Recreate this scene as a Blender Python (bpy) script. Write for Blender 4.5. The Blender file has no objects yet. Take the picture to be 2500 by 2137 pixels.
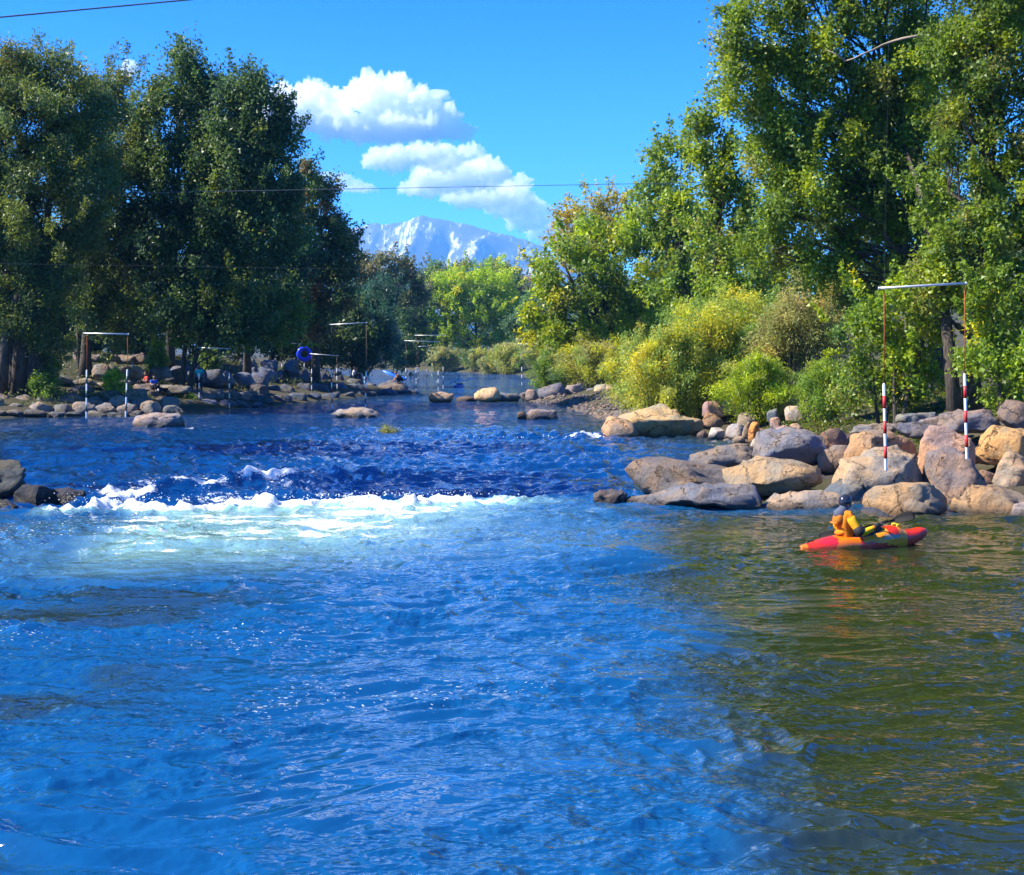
import bpy, bmesh, math, random
import numpy as np
from mathutils import Vector, Matrix

# ------------------------------------------------------------------ camera, sky, sun, exposure
SC = bpy.context.scene
COL = SC.collection
F, CX, CY, HOR, CAMH = 3200.0, 1250.0, 1068.5, 870.0, 3.9
TH = math.atan((CY - HOR) / F)
cam = bpy.data.cameras.new('camera')
cam.sensor_width = 36.0
cam.lens = 36.0 * F / 2500.0
cam.clip_start = 0.1
cam.clip_end = 60000.0
cam_ob = bpy.data.objects.new('camera', cam)
COL.objects.link(cam_ob)
cam_ob.location = (0, 0, CAMH)
cam_ob.rotation_euler = (math.radians(90) - TH, 0, 0)
SC.camera = cam_ob

SUN_AZ, SUN_EL = math.radians(-97), math.radians(42)
SUN_DIR = Vector((math.sin(SUN_AZ) * math.cos(SUN_EL), math.cos(SUN_AZ) * math.cos(SUN_EL), math.sin(SUN_EL)))
sun = bpy.data.lights.new('sun', 'SUN')
sun.energy = 5.0
sun.angle = math.radians(0.53)
sun.color = (1.0, 0.93, 0.80)
sun_ob = bpy.data.objects.new('sun', sun)
COL.objects.link(sun_ob)
sun_ob.rotation_euler = SUN_DIR.to_track_quat('Z', 'Y').to_euler()
sun_ob.location = (0, 0, 50)

W = bpy.data.worlds.new('World')
SC.world = W
W.use_nodes = True
wn, wl_ = W.node_tree.nodes, W.node_tree.links
wn.clear()
sky = wn.new('ShaderNodeTexSky')
sky.sky_type = 'NISHITA'
sky.sun_disc = False
sky.sun_elevation = SUN_EL
sky.sun_rotation = SUN_AZ
sky.altitude = 2100
sky.air_density = 1.0
sky.dust_density = 0.2
sky.ozone_density = 3.0
hs = wn.new('ShaderNodeHueSaturation')
hs.inputs['Hue'].default_value = 0.505
hs.inputs['Saturation'].default_value = 1.25
hs.inputs['Value'].default_value = 1.0
bg = wn.new('ShaderNodeBackground')
bg.inputs['Strength'].default_value = 0.15
wo = wn.new('ShaderNodeOutputWorld')
tint = wn.new('ShaderNodeMix')
tint.data_type = 'RGBA'
tint.blend_type = 'MULTIPLY'
tint.inputs[0].default_value = 1.0
wtc = wn.new('ShaderNodeTexCoord')
wsp = wn.new('ShaderNodeSeparateXYZ')
wl_.new(wtc.outputs['Generated'], wsp.inputs[0])
wr = wn.new('ShaderNodeValToRGB')                     # clear high-altitude sky: deeper and purer blue away from the horizon
wr.color_ramp.elements[0].position, wr.color_ramp.elements[0].color = 0.0, (.36, .72, 1.0, 1)
wr.color_ramp.elements[1].position, wr.color_ramp.elements[1].color = 0.26, (.006, .42, .88, 1)
wl_.new(wsp.outputs['Z'], wr.inputs[0])
wl_.new(wr.outputs[0], tint.inputs[7])
wl_.new(sky.outputs[0], hs.inputs['Color'])
wl_.new(hs.outputs[0], tint.inputs[6])
wl_.new(tint.outputs[2], bg.inputs['Color'])
wl_.new(bg.outputs[0], wo.inputs['Surface'])

SC.view_settings.view_transform = 'Standard'
SC.view_settings.look = 'None'
SC.view_settings.exposure = 1.38
SC.view_settings.gamma = 1.0
SC.view_settings.use_curve_mapping = False
SC.render.engine = 'CYCLES'
cy = SC.cycles
cy.max_bounces = 40
cy.diffuse_bounces = 3
cy.glossy_bounces = 3
cy.transmission_bounces = 4
cy.volume_bounces = 40
cy.transparent_max_bounces = 8
cy.caustics_reflective = False
cy.caustics_refractive = False
cy.use_denoising = True
cy.use_adaptive_sampling = True
cy.adaptive_threshold = 0.015

# ------------------------------------------------------------------ projection helpers
CT, ST = math.cos(TH), math.sin(TH)

def ray(px, py):
    u, v = (px - CX) / F, (CY - py) / F
    return np.array((u, CT + v * ST, -ST + v * CT))

def at(px, py, Y):
    """world point Y metres down the valley that lies on the line of sight of a photo pixel"""
    r = ray(px, py)
    return np.array((0, 0, CAMH)) + r * (Y / r[1])

def on(px, py, z):
    r = ray(px, py)
    return np.array((0, 0, CAMH)) + r * ((z - CAMH) / r[2])

# ------------------------------------------------------------------ noise
def _h(ix, iy, iz, s):
    n = (ix.astype(np.int64) * 374761393 + iy.astype(np.int64) * 668265263 + iz.astype(np.int64) * 2147483647 + s * 1274126177) & 0xffffffff
    n = ((n ^ (n >> 13)) * 1274126177) & 0xffffffff
    n = ((n ^ (n >> 15)) * 2246822519) & 0xffffffff
    return ((n ^ (n >> 16)) & 0xffffff) / float(0xffffff)

def vn3(p, s=0):
    i = np.floor(p).astype(np.int64)
    f = p - i
    f = f * f * f * (f * (f * 6 - 15) + 10)
    r = 0
    for dx in (0, 1):
        wx = f[:, 0] if dx else 1 - f[:, 0]
        for dy in (0, 1):
            wy = f[:, 1] if dy else 1 - f[:, 1]
            for dz in (0, 1):
                wz = f[:, 2] if dz else 1 - f[:, 2]
                r = r + wx * wy * wz * _h(i[:, 0] + dx, i[:, 1] + dy, i[:, 2] + dz, s)
    return r * 2 - 1

def vn2(x, y, s=0):
    ix, iy = np.floor(x).astype(np.int64), np.floor(y).astype(np.int64)
    fx, fy = x - ix, y - iy
    fx = fx * fx * fx * (fx * (fx * 6 - 15) + 10)
    fy = fy * fy * fy * (fy * (fy * 6 - 15) + 10)
    z = np.zeros_like(ix)
    a, b = _h(ix, iy, z, s), _h(ix + 1, iy, z, s)
    c, d = _h(ix, iy + 1, z, s), _h(ix + 1, iy + 1, z, s)
    return ((a * (1 - fx) + b * fx) * (1 - fy) + (c * (1 - fx) + d * fx) * fy) * 2 - 1

def fbm2(x, y, s=0, o=4, g=0.5, rot=0.6):
    r, a = 0, 1.0
    c, sn = math.cos(rot), math.sin(rot)
    for k in range(o):
        r = r + a * vn2(x, y, s + k * 17)
        x, y = (c * x - sn * y) * 2.03, (sn * x + c * y) * 2.03
        a *= g
    return r

def fbm3(p, s=0, o=4, g=0.5):
    r, a = 0, 1.0
    for k in range(o):
        r = r + a * vn3(p, s + k * 13)
        p = p * 2.03 + 7.1
        a *= g
    return r

def sstep(a, b, x):
    t = np.clip((x - a) / (b - a), 0, 1)
    return t * t * (3 - 2 * t)

# ------------------------------------------------------------------ mesh helpers
def mesh_np(name, verts, faces, mat=None, smooth=True):
    """verts (N,3); faces: (M,k) int array or list of index tuples"""
    me = bpy.data.meshes.new(name)
    verts = np.asarray(verts, dtype=np.float32)
    if isinstance(faces, np.ndarray):
        M, k = faces.shape
        me.vertices.add(len(verts))
        me.vertices.foreach_set('co', verts.ravel())
        me.loops.add(M * k)
        me.loops.foreach_set('vertex_index', faces.astype(np.int32).ravel())
        me.polygons.add(M)
        me.polygons.foreach_set('loop_start', np.arange(0, M * k, k, dtype=np.int32))
        me.update(calc_edges=True)
    else:
        me.from_pydata([tuple(map(float, v)) for v in verts], [], [tuple(map(int, f)) for f in faces])
        me.update()
    if smooth:
        me.polygons.foreach_set('use_smooth', np.ones(len(me.polygons), dtype=bool))
    if mat is not None:
        me.materials.append(mat)
    return me

def link(name, me, parent=None, **props):
    o = bpy.data.objects.new(name, me)
    COL.objects.link(o)
    if parent is not None:
        o.parent = parent
    for k, v in props.items():
        o[k] = v
    return o

def tag(o, label, cat, group=None, kind=None):
    o['label'] = label
    o['category'] = cat
    if group:
        o['group'] = group
    if kind:
        o['kind'] = kind
    return o

def empty(name, loc, rz=0.0):
    o = bpy.data.objects.new(name, None)
    COL.objects.link(o)
    o.location = tuple(map(float, loc))
    o.rotation_euler = (0, 0, rz)
    o.empty_display_size = 0.3
    return o

class Geo:
    def __init__(self):
        self.v, self.f = [], []
    def add(self, v, f):
        b = len(self.v)
        self.v.extend([tuple(map(float, q)) for q in v])
        self.f.extend([tuple(int(i) + b for i in q) for q in f])
        return self
    def tube(self, pts, rad, n=8, cap=True):
        v, f = tube(pts, rad, n, cap)
        return self.add(v, f)
    def ell(self, c, r, rot=None, sub=2):
        v, f = ICO(sub)
        v = v * np.array(r)
        if rot is not None:
            v = v @ np.array(rot).T
        return self.add(v + np.array(c), f)
    def box(self, c, s, rot=None):
        q = np.array([(x, y, z) for x in (-.5, .5) for y in (-.5, .5) for z in (-.5, .5)]) * np.array(s)
        if rot is not None:
            q = q @ np.array(rot).T
        return self.add(q + np.array(c), [(0, 1, 3, 2), (4, 6, 7, 5), (0, 4, 5, 1), (2, 3, 7, 6), (0, 2, 6, 4), (1, 5, 7, 3)])
    def build(self, name, mat, parent=None, smooth=True, **props):
        return link(name, mesh_np(name, self.v, self.f, mat, smooth), parent, **props)

_ico = {}
def ICO(sub):
    if sub not in _ico:
        bm = bmesh.new()
        bmesh.ops.create_icosphere(bm, subdivisions=sub, radius=1.0)
        _ico[sub] = (np.array([v.co[:] for v in bm.verts]), np.array([[v.index for v in f.verts] for f in bm.faces]))
        bm.free()
    return _ico[sub]

def tube(pts, rad, n=8, cap=True):
    pts = np.asarray(pts, float)
    m = len(pts)
    rad = np.broadcast_to(np.asarray(rad, float), (m,))
    tg = np.gradient(pts, axis=0)
    tg /= np.linalg.norm(tg, axis=1)[:, None] + 1e-9
    ref = np.array((0, 0, 1.0)) if abs(tg[0][2]) < 0.9 else np.array((1.0, 0, 0))
    V = []
    a = np.linspace(0, 2 * np.pi, n, endpoint=False)
    s = np.cross(tg[0], ref)
    s /= np.linalg.norm(s)
    for i in range(m):
        s = s - tg[i] * np.dot(s, tg[i])
        s /= np.linalg.norm(s) + 1e-9
        u = np.cross(tg[i], s)
        V.append(pts[i] + rad[i] * (np.cos(a)[:, None] * s + np.sin(a)[:, None] * u))
    V = np.concatenate(V)
    Fc = []
    for i in range(m - 1):
        for k in range(n):
            k2 = (k + 1) % n
            Fc.append((i * n + k, i * n + k2, (i + 1) * n + k2, (i + 1) * n + k))
    if cap:
        Fc.append(tuple(range(n - 1, -1, -1)))
        Fc.append(tuple((m - 1) * n + k for k in range(n)))
    return V, Fc

def bez(a, b, c, n):
    t = np.linspace(0, 1, n)[:, None]
    return (1 - t) ** 2 * np.asarray(a) + 2 * t * (1 - t) * np.asarray(b) + t * t * np.asarray(c)

# ------------------------------------------------------------------ materials
def mat_new(name):
    m = bpy.data.materials.new(name)
    m.use_nodes = True
    nt = m.node_tree
    return m, nt.nodes, nt.links, nt.nodes['Principled BSDF']

def mat_plain(name, col, rough=0.5, spec=0.5, noise=0.12, scale=30.0, bump=0.0, metallic=0.0, trans=0.0):
    m, n, l, p = mat_new(name)
    tc = n.new('ShaderNodeTexCoord')
    tx = n.new('ShaderNodeTexNoise')
    tx.inputs['Scale'].default_value = scale
    tx.inputs['Detail'].default_value = 4
    l.new(tc.outputs['Object'], tx.inputs['Vector'])
    mx = n.new('ShaderNodeMix')
    mx.data_type = 'RGBA'
    mx.inputs[6].default_value = tuple(c * (1 - noise * 1.5) for c in col) + (1,)
    mx.inputs[7].default_value = tuple(min(1, c * (1 + noise)) for c in col) + (1,)
    l.new(tx.outputs['Fac'], mx.inputs[0])
    l.new(mx.outputs[2], p.inputs['Base Color'])
    p.inputs['Roughness'].default_value = rough
    p.inputs['Specular IOR Level'].default_value = spec
    p.inputs['Metallic'].default_value = metallic
    if bump:
        b = n.new('ShaderNodeBump')
        b.inputs['Strength'].default_value = bump
        b.inputs['Distance'].default_value = 0.02
        l.new(tx.outputs['Fac'], b.inputs['Height'])
        l.new(b.outputs[0], p.inputs['Normal'])
    return m

def mat_leaf():
    m, n, l, p = mat_new('leaf')
    at_ = n.new('ShaderNodeAttribute')
    at_.attribute_name = 'leaf_color'
    l.new(at_.outputs['Color'], p.inputs['Base Color'])
    p.inputs['Roughness'].default_value = 0.42
    p.inputs['Specular IOR Level'].default_value = 0.35
    tr = n.new('ShaderNodeBsdfTranslucent')
    hs_ = n.new('ShaderNodeHueSaturation')
    hs_.inputs['Hue'].default_value = 0.485
    hs_.inputs['Saturation'].default_value = 1.1
    hs_.inputs['Value'].default_value = 1.5
    l.new(at_.outputs['Color'], hs_.inputs['Color'])
    l.new(hs_.outputs[0], tr.inputs['Color'])
    mx = n.new('ShaderNodeMixShader')
    mx.inputs[0].default_value = 0.45
    l.new(p.outputs[0], mx.inputs[1])
    l.new(tr.outputs[0], mx.inputs[2])
    l.new(mx.outputs[0], n['Material Output'].inputs['Surface'])
    return m

def mat_bark():
    m, n, l, p = mat_new('bark')
    tc = n.new('ShaderNodeTexCoord')
    mp = n.new('ShaderNodeMapping')
    mp.inputs['Scale'].default_value = (6, 6, 1.1)
    l.new(tc.outputs['Object'], mp.inputs[0])
    tx = n.new('ShaderNodeTexNoise')
    tx.inputs['Scale'].default_value = 2.4
    tx.inputs['Detail'].default_value = 6
    tx.inputs['Roughness'].default_value = 0.7
    l.new(mp.outputs[0], tx.inputs['Vector'])
    cr = n.new('ShaderNodeValToRGB')
    cr.color_ramp.elements[0].position, cr.color_ramp.elements[0].color = 0.35, (0.018, 0.014, 0.011, 1)
    cr.color_ramp.elements[1].position, cr.color_ramp.elements[1].color = 0.68, (0.12, 0.088, 0.062, 1)
    l.new(tx.outputs['Fac'], cr.inputs[0])
    l.new(cr.outputs[0], p.inputs['Base Color'])
    p.inputs['Roughness'].default_value = 0.9
    b = n.new('ShaderNodeBump')
    b.inputs['Strength'].default_value = 0.9
    b.inputs['Distance'].default_value = 0.05
    l.new(tx.outputs['Fac'], b.inputs['Height'])
    l.new(b.outputs[0], p.inputs['Normal'])
    return m

def mat_rock():
    m, n, l, p = mat_new('rock')
    tc = n.new('ShaderNodeTexCoord')
    oi = n.new('ShaderNodeObjectInfo')
    off = n.new('ShaderNodeVectorMath'); off.operation = 'ADD'
    sc_ = n.new('ShaderNodeMath'); sc_.operation = 'MULTIPLY'; sc_.inputs[1].default_value = 37.0
    l.new(oi.outputs['Random'], sc_.inputs[0])
    l.new(tc.outputs['Object'], off.inputs[0])
    l.new(sc_.outputs[0], off.inputs[1])
    def noise(scale, det=6, rough=0.6, dist=0.0):
        t = n.new('ShaderNodeTexNoise')
        t.inputs['Scale'].default_value = scale
        t.inputs['Detail'].default_value = det
        t.inputs['Roughness'].default_value = rough
        t.inputs['Distortion'].default_value = dist
        l.new(off.outputs[0], t.inputs['Vector'])
        return t
    big, mid, fine = noise(1.3, 5, .6, .4), noise(5.0, 8, .68), noise(42.0, 4, .7)
    def mix(a, b, fac, typ='MIX'):
        x = n.new('ShaderNodeMix'); x.data_type = 'RGBA'; x.blend_type = typ
        for s, v in ((0, fac), (6, a), (7, b)):
            if isinstance(v, (int, float)): x.inputs[s].default_value = v
            elif isinstance(v, tuple): x.inputs[s].default_value = v
            else: l.new(v, x.inputs[s])
        return x.outputs[2]
    def ramp(src, a, b):
        r = n.new('ShaderNodeMapRange'); r.interpolation_type = 'SMOOTHSTEP'
        r.inputs[1].default_value, r.inputs[2].default_value = a, b
        l.new(src, r.inputs[0])
        return r.outputs[0]
    base = oi.outputs['Color']
    warm = mix(base, (1.25, 0.98, 0.70, 1), 1.0, 'MULTIPLY')
    cool = mix(base, (0.78, 0.80, 0.86, 1), 1.0, 'MULTIPLY')
    c = mix(cool, warm, ramp(big.outputs['Fac'], .38, .62))
    dark = mix(c, (0.38, 0.35, 0.34, 1), 1.0, 'MULTIPLY')
    c = mix(c, dark, ramp(mid.outputs['Fac'], .53, .74))
    lite = mix(c, (1.5, 1.45, 1.38, 1), 1.0, 'MULTIPLY')
    c = mix(c, lite, ramp(fine.outputs['Fac'], .56, .80))
    vo = n.new('ShaderNodeTexVoronoi'); vo.feature = 'DISTANCE_TO_EDGE'; vo.inputs['Scale'].default_value = 1.15
    wob = n.new('ShaderNodeVectorMath'); wob.operation = 'MULTIPLY_ADD'
    l.new(mid.outputs['Color'], wob.inputs[0]); wob.inputs[1].default_value = (.55, .55, .55); l.new(off.outputs[0], wob.inputs[2])
    l.new(wob.outputs[0], vo.inputs['Vector'])
    crack = ramp(vo.outputs['Distance'], 0.022, 0.0)
    brk = n.new('ShaderNodeMath'); brk.operation = 'MULTIPLY'
    l.new(crack, brk.inputs[0]); l.new(ramp(big.outputs['Fac'], .44, .60), brk.inputs[1])
    c = mix(c, (0.035, 0.03, 0.028, 1), brk.outputs[0])
    wet = n.new('ShaderNodeAttribute'); wet.attribute_name = 'wet'
    wc = mix(c, (0.30, 0.30, 0.31, 1), 1.0, 'MULTIPLY')
    c = mix(c, wc, wet.outputs['Fac'])
    l.new(c, p.inputs['Base Color'])
    rr = n.new('ShaderNodeMapRange'); rr.inputs[3].default_value, rr.inputs[4].default_value = .82, .30
    l.new(wet.outputs['Fac'], rr.inputs[0]); l.new(rr.outputs[0], p.inputs['Roughness'])
    p.inputs['Specular IOR Level'].default_value = 0.3
    hsum = n.new('ShaderNodeMath'); hsum.operation = 'MULTIPLY_ADD'
    l.new(fine.outputs['Fac'], hsum.inputs[0]); hsum.inputs[1].default_value = .22; l.new(mid.outputs['Fac'], hsum.inputs[2])
    h2 = n.new('ShaderNodeMath'); h2.operation = 'MULTIPLY_ADD'
    l.new(brk.outputs[0], h2.inputs[0]); h2.inputs[1].default_value = -.35; l.new(hsum.outputs[0], h2.inputs[2])
    b = n.new('ShaderNodeBump'); b.inputs['Strength'].default_value = 1.0; b.inputs['Distance'].default_value = .15
    l.new(h2.outputs[0], b.inputs['Height']); l.new(b.outputs[0], p.inputs['Normal'])
    return m

M_LEAF, M_BARK, M_ROCK = mat_leaf(), mat_bark(), mat_rock()
# ------------------------------------------------------------------ river geometry
LEFT = np.array([(-40, -18), (0, -14), (10, -13), (25, -15), (33, -13.2), (36, -12.8), (42, -18), (55, -24), (62, -27), (65, -24.5), (68, -19.2), (77, -15.4),
                 (92, -12), (106, -8.2), (112, -10), (125, -14), (165, -19), (215, -29), (256, -46), (300, -75), (400, -140)], float)
RIGHT = np.array([(-40, 20), (0, 17), (15, 16), (25, 14.2), (31, 12.4), (32, 9.5), (33, 6.4), (34.5, 3.6), (38, 5.2), (42, 7), (46, 7.2), (49, 6.6), (52, 4.4), (60, 4.8),
                  (71, 3.8), (80, 3.0), (88, 1.2), (92, 1.8), (105, 2.6), (150, 2.9), (200, 2.0), (230, -8), (256, -17), (300, -42), (400, -105)], float)
def left(y): return np.interp(y, LEFT[:, 0], LEFT[:, 1])
def right(y): return np.interp(y, RIGHT[:, 0], RIGHT[:, 1])
def ycrest(x): return 35.1 + 0.21 * np.clip(x, -14, 3)
def level(x, y):
    t = y - ycrest(x)
    return 0.82 * sstep(-0.3, 11.5, t) + np.clip((y - 46) / 210, 0, 1.5) * 0.30

def seg_dist(x, y, PL):
    P = np.stack([PL[:, 1], PL[:, 0]], 1)
    best = np.full(x.shape, 1e9)
    for a, c in zip(P[:-1], P[1:]):
        e = c - a
        q = np.clip(((x - a[0]) * e[0] + (y - a[1]) * e[1]) / (e @ e), 0, 1)
        best = np.minimum(best, np.hypot(x - a[0] - q * e[0], y - a[1] - q * e[1]))
    return best

def ground_z(x, y):
    l, r = left(y), right(y)
    dl, dr = l - x, x - r
    dl = np.sign(dl) * np.minimum(np.abs(dl), seg_dist(x, y, LEFT))
    dr = np.sign(dr) * np.minimum(np.abs(dr), seg_dist(x, y, RIGHT))
    lv = level(x, y)
    up_l = np.interp(dl, [0, 1.5, 4, 10, 15, 25, 40], [0, .30, .68, 1.7, 2.55, 3.0, 3.3])
    near = sstep(60, 45, y)
    up_r = near * np.interp(dr, [0, 5, 8, 12], [0, .65, 1.75, 2.15]) + (1 - near) * np.minimum(1.1, .22 * dr) + 1.4 * sstep(12, 40, dr)
    z = np.where(dl > 0, up_l, np.where(dr > 0, up_r, np.maximum(-0.9, -0.35 * np.minimum(-dl, -dr))))
    z = z + lv - 0.10
    out = np.maximum(dl, dr)
    z = z + 0.16 * fbm2(x / 2.3, y / 2.3, 5, 3) * sstep(0, 2, out) + 0.9 * fbm2(x / 40, y / 40, 9, 3) * sstep(15, 80, out)
    # scrubby hills behind the right-hand trees
    z = z + 75 * np.exp(-(((x - 330) / 190) ** 2 + ((y - 560) / 210) ** 2)) + 60 * np.exp(-(((x - 700) / 300) ** 2 + ((y - 500) / 300) ** 2))
    z = z + sstep(300, 3500, np.hypot(x, y)) * 25 * (fbm2(x / 900, y / 900, 31, 4) * 0.5 + 0.3)
    return z

def gz(x, y):
    return float(ground_z(np.array([float(x)]), np.array([float(y)]))[0])

def axis(parts):
    return np.unique(np.concatenate(parts))

def grid_mesh(name, X, Y, Z, mat, smooth=True):
    ny, nx = X.shape
    V = np.stack([X.ravel(), Y.ravel(), Z.ravel()], 1)
    i = np.arange(ny * nx).reshape(ny, nx)
    Fq = np.stack([i[:-1, :-1], i[:-1, 1:], i[1:, 1:], i[1:, :-1]], -1).reshape(-1, 4)
    return mesh_np(name, V, Fq, mat, smooth)

def set_attr(me, name, arr):
    a = me.attributes.new(name, 'FLOAT', 'POINT')
    a.data.foreach_set('value', np.asarray(arr, np.float32).ravel())

# ground
def mat_ground():
    m, n, l, p = mat_new('bank_soil')
    g = n.new('ShaderNodeNewGeometry')
    def noise(s, d=6):
        t = n.new('ShaderNodeTexNoise'); t.inputs['Scale'].default_value = s; t.inputs['Detail'].default_value = d; t.inputs['Roughness'].default_value = .65
        l.new(g.outputs['Position'], t.inputs['Vector']); return t
    a, b_, c_ = noise(.11), noise(1.7), noise(14)
    cr = n.new('ShaderNodeValToRGB')
    e = cr.color_ramp.elements
    e[0].position, e[0].color = .36, (.055, .07, .022, 1)
    e[1].position, e[1].color = .66, (.15, .12, .09, 1)
    x = cr.color_ramp.elements.new(.5); x.color = (.10, .09, .05, 1)
    ad = n.new('ShaderNodeMath'); ad.operation = 'MULTIPLY_ADD'; ad.inputs[1].default_value = .5
    l.new(b_.outputs['Fac'], ad.inputs[0])
    hf = n.new('ShaderNodeMath'); hf.operation = 'MULTIPLY'; hf.inputs[1].default_value = .5
    l.new(a.outputs['Fac'], hf.inputs[0]); l.new(hf.outputs[0], ad.inputs[2]); l.new(ad.outputs[0], cr.inputs[0])
    mx = n.new('ShaderNodeMix'); mx.data_type = 'RGBA'; mx.blend_type = 'MULTIPLY'; mx.inputs[0].default_value = .6
    l.new(cr.outputs[0], mx.inputs[6]); l.new(c_.outputs['Color'], mx.inputs[7])
    l.new(mx.outputs[2], p.inputs['Base Color'])
    p.inputs['Roughness'].default_value = .95; p.inputs['Specular IOR Level'].default_value = .15
    bp = n.new('ShaderNodeBump'); bp.inputs['Strength'].default_value = .8; bp.inputs['Distance'].default_value = .08
    l.new(c_.outputs['Fac'], bp.inputs['Height']); l.new(bp.outputs[0], p.inputs['Normal'])
    return m
gx = np.concatenate([-np.geomspace(62, 6400, 44)[::-1], np.arange(-60, 60.1, .8), np.geomspace(62, 6400, 44)])
gy = np.concatenate([-np.geomspace(42, 450, 10)[::-1], np.arange(-40, 130, 1.0), np.arange(130, 320, 4.0), np.geomspace(324, 9300, 46)])
GX, GY = np.meshgrid(gx, gy)
link('ground', grid_mesh('ground', GX, GY, ground_z(GX.ravel(), GY.ravel()).reshape(GX.shape), mat_ground()), kind='structure')

# ------------------------------------------------------------------ the river
d_rows = np.concatenate([np.linspace(-38, 1.5, 30), np.linspace(2, 9.2, 26)[:-1], 1.0 / np.concatenate([np.linspace(1 / 9.2, 1 / 30.5, 400)[:-1], np.linspace(1 / 30.5, 1 / 58.0, 190)[:-1], np.linspace(1 / 58.0, 1 / 300.0, 80)])])
u_cols = np.concatenate([-np.geomspace(.46, 1.6, 34)[::-1], np.linspace(-.45, .45, 500), np.geomspace(.46, 1.6, 34)])
DD, UU = np.meshgrid(d_rows, u_cols, indexing='ij')
WX = UU * np.maximum(np.abs(DD), 10.0)
WY = DD + 0.0 * UU
x, y = WX.ravel(), WY.ravel()
lod = np.clip(np.abs(y) / 560.0, 0.012, 1)          # spacing of the rows, to fade detail finer than the grid
t = y - ycrest(x)
lv = level(x, y)
def wave(lam, sx, sy, s, o=2):
    return fade * fbm2(x / (lam * sx), y / (lam * sy), s, o)
def ridge(v): return 1.0 - np.abs(v) * 1.6
# pool: long low swells with sharper ripples
pool = sstep(1.0, -3.0, t)
warp = 0.8 * fbm2(x / 4.0, y / 4.0, 71, 2)
xw, yw = x + warp, y + 0.8 * fbm2(x / 4.0 + 9, y / 4.0, 72, 2)
hp = 0.055 * fbm2(xw / 2.9, yw / 1.7, 1, 2) + 0.030 * ridge(fbm2((xw * .96 + yw * .28) / 3.4, (yw * .96 - xw * .28) / .62, 6, 2)) + 0.052 * ridge(fbm2(xw / 1.35, yw / .66, 2, 2)) + (0.032 * ridge(fbm2(xw / .50, yw / .28, 3, 2)) + 0.011 * fbm2(xw / .19, yw / .125, 4, 2) * sstep(19, 12, y)) * np.clip(.75 + .9 * fbm2(x / 2.6, y / 1.3, 79, 2), .32, 1.5)
calm = np.clip(.70 + .75 * sstep(-.3, .5, fbm2(x / 6.0, y / 4.0, 77, 2)), 0, 1.5) * (1 - .62 * sstep(1.6, 4.2, x + .5 * fbm2(x / 2, y / 2, 78, 2)) * sstep(32, 28, y))
hp *= calm
# chute and the water above it: short steep chop
chop = sstep(-.2, 1.2, t) * sstep(30, 10, t)
up = sstep(6, 16, t)
hc = 0.095 * ridge(fbm2(xw / 1.1, yw / 1.0, 11, 3)) + 0.050 * ridge(fbm2(xw / .42, yw / .42, 12, 2))
hu = 0.030 * ridge(fbm2(xw / 1.9, yw / 2.2, 21, 3)) + .014 * fbm2(xw / .7, yw / .9, 22, 2)
h = hp * pool + (1 - pool) * (hc * (1 - up) + (hu + (.85 * sstep(26, 12, t) + .25 * sstep(40, 15, t)) * hc) * up)
# breaking hole: trough then a boil of foam
inx = sstep(-12.2, -10.8, x) * sstep(2.2, -1.0, x)
jag = .75 * fbm2(x / .62, y / .5, 41, 3, .62) + .75 * np.maximum(0, fbm2(x / .16, y / .22, 45, 2))
tj = t + .55 * fbm2(x / 1.7, 0 * x, 42, 2) + .18 * fbm2(x / .35, y / .3, 46, 2)
pile = np.exp(-((tj + .55) / .55) ** 2)
h += inx * (-.16 * np.exp(-((tj - .9) / .6) ** 2) + pile * (.16 + .13 * jag) * (.45 + .55 * sstep(1.0, -3.5, x)))
# second, broken wave upstream on the left
inl = sstep(-12.0, -10.5, x) * sstep(-1.8, -5.0, x)
tw = t - 3.2 - 1.2 * fbm2(x / 2.2, 0 * x + 3, 43, 2)
w2 = np.exp(-(tw / .7) ** 2)
h += inl * w2 * (.26 + .18 * fbm2(x / .5, y / .5, 44, 2))
# smooth tongue beside the boulders on the right
h += .10 * np.exp(-((x - 2.4) / 1.4) ** 2) * np.exp(-((t - 1.5) / 1.6) ** 2)
# riffle line of white water above the big rock
rif = np.exp(-((y - 48.0 - .9 * fbm2(x / 2, 0 * x, 51, 2)) / .8) ** 2) * sstep(-2.4, -.5, x) * sstep(5.5, 3.0, x)
rif2 = np.exp(-((y - 52 - 1.5 * fbm2(x / 3, 0 * x, 52, 2)) / 1.6) ** 2) * sstep(-12, -9, x) * sstep(-1.5, -4.5, x)
h += .12 * rif * (1 + fbm2(x / .4, y / .4, 53, 2)) + .08 * rif2 * (1 + fbm2(x / .5, y / .5, 54, 2))
WZ = (lv + h)
# foam cover, aeration and olive tint: shoals plus painted tree reflections
foam = inx * np.clip(pile * 1.25 * (.5 + .5 * sstep(.8, -2.5, x)) * (.82 + .3 * jag) + .10 * jag * pile, 0, 1)
tail = sstep(-.2, -1.0, t) * sstep(-12.5, -6.0, t) * sstep(-11.5, -8.2, x + .12 * t) * sstep(2.2, -2.8, x - .20 * t)
stre = .7 * fbm2(x / 1.9, y / .85, 61, 4) + .5 * fbm2(x / .5, y / .3, 65, 2)
foam = np.maximum(foam, tail * np.clip(.44 + .40 * stre, 0, .78) * (1 - .12 * sstep(-3, -9, t)))
foam = np.maximum(foam, inl * np.clip(w2 * (.60 + .5 * fbm2(x / .7, y / .5, 62, 3)), 0, .9))
foam = np.maximum(foam, inl * .46 * sstep(-1, 2, t) * sstep(7.5, 4, t) * (fbm2(x / 1.0, y / .8, 64, 3) > -.1))
foam = np.maximum(foam, .75 * rif * (.55 + .6 * fbm2(x / .6, y / .6, 55, 2)))
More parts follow.
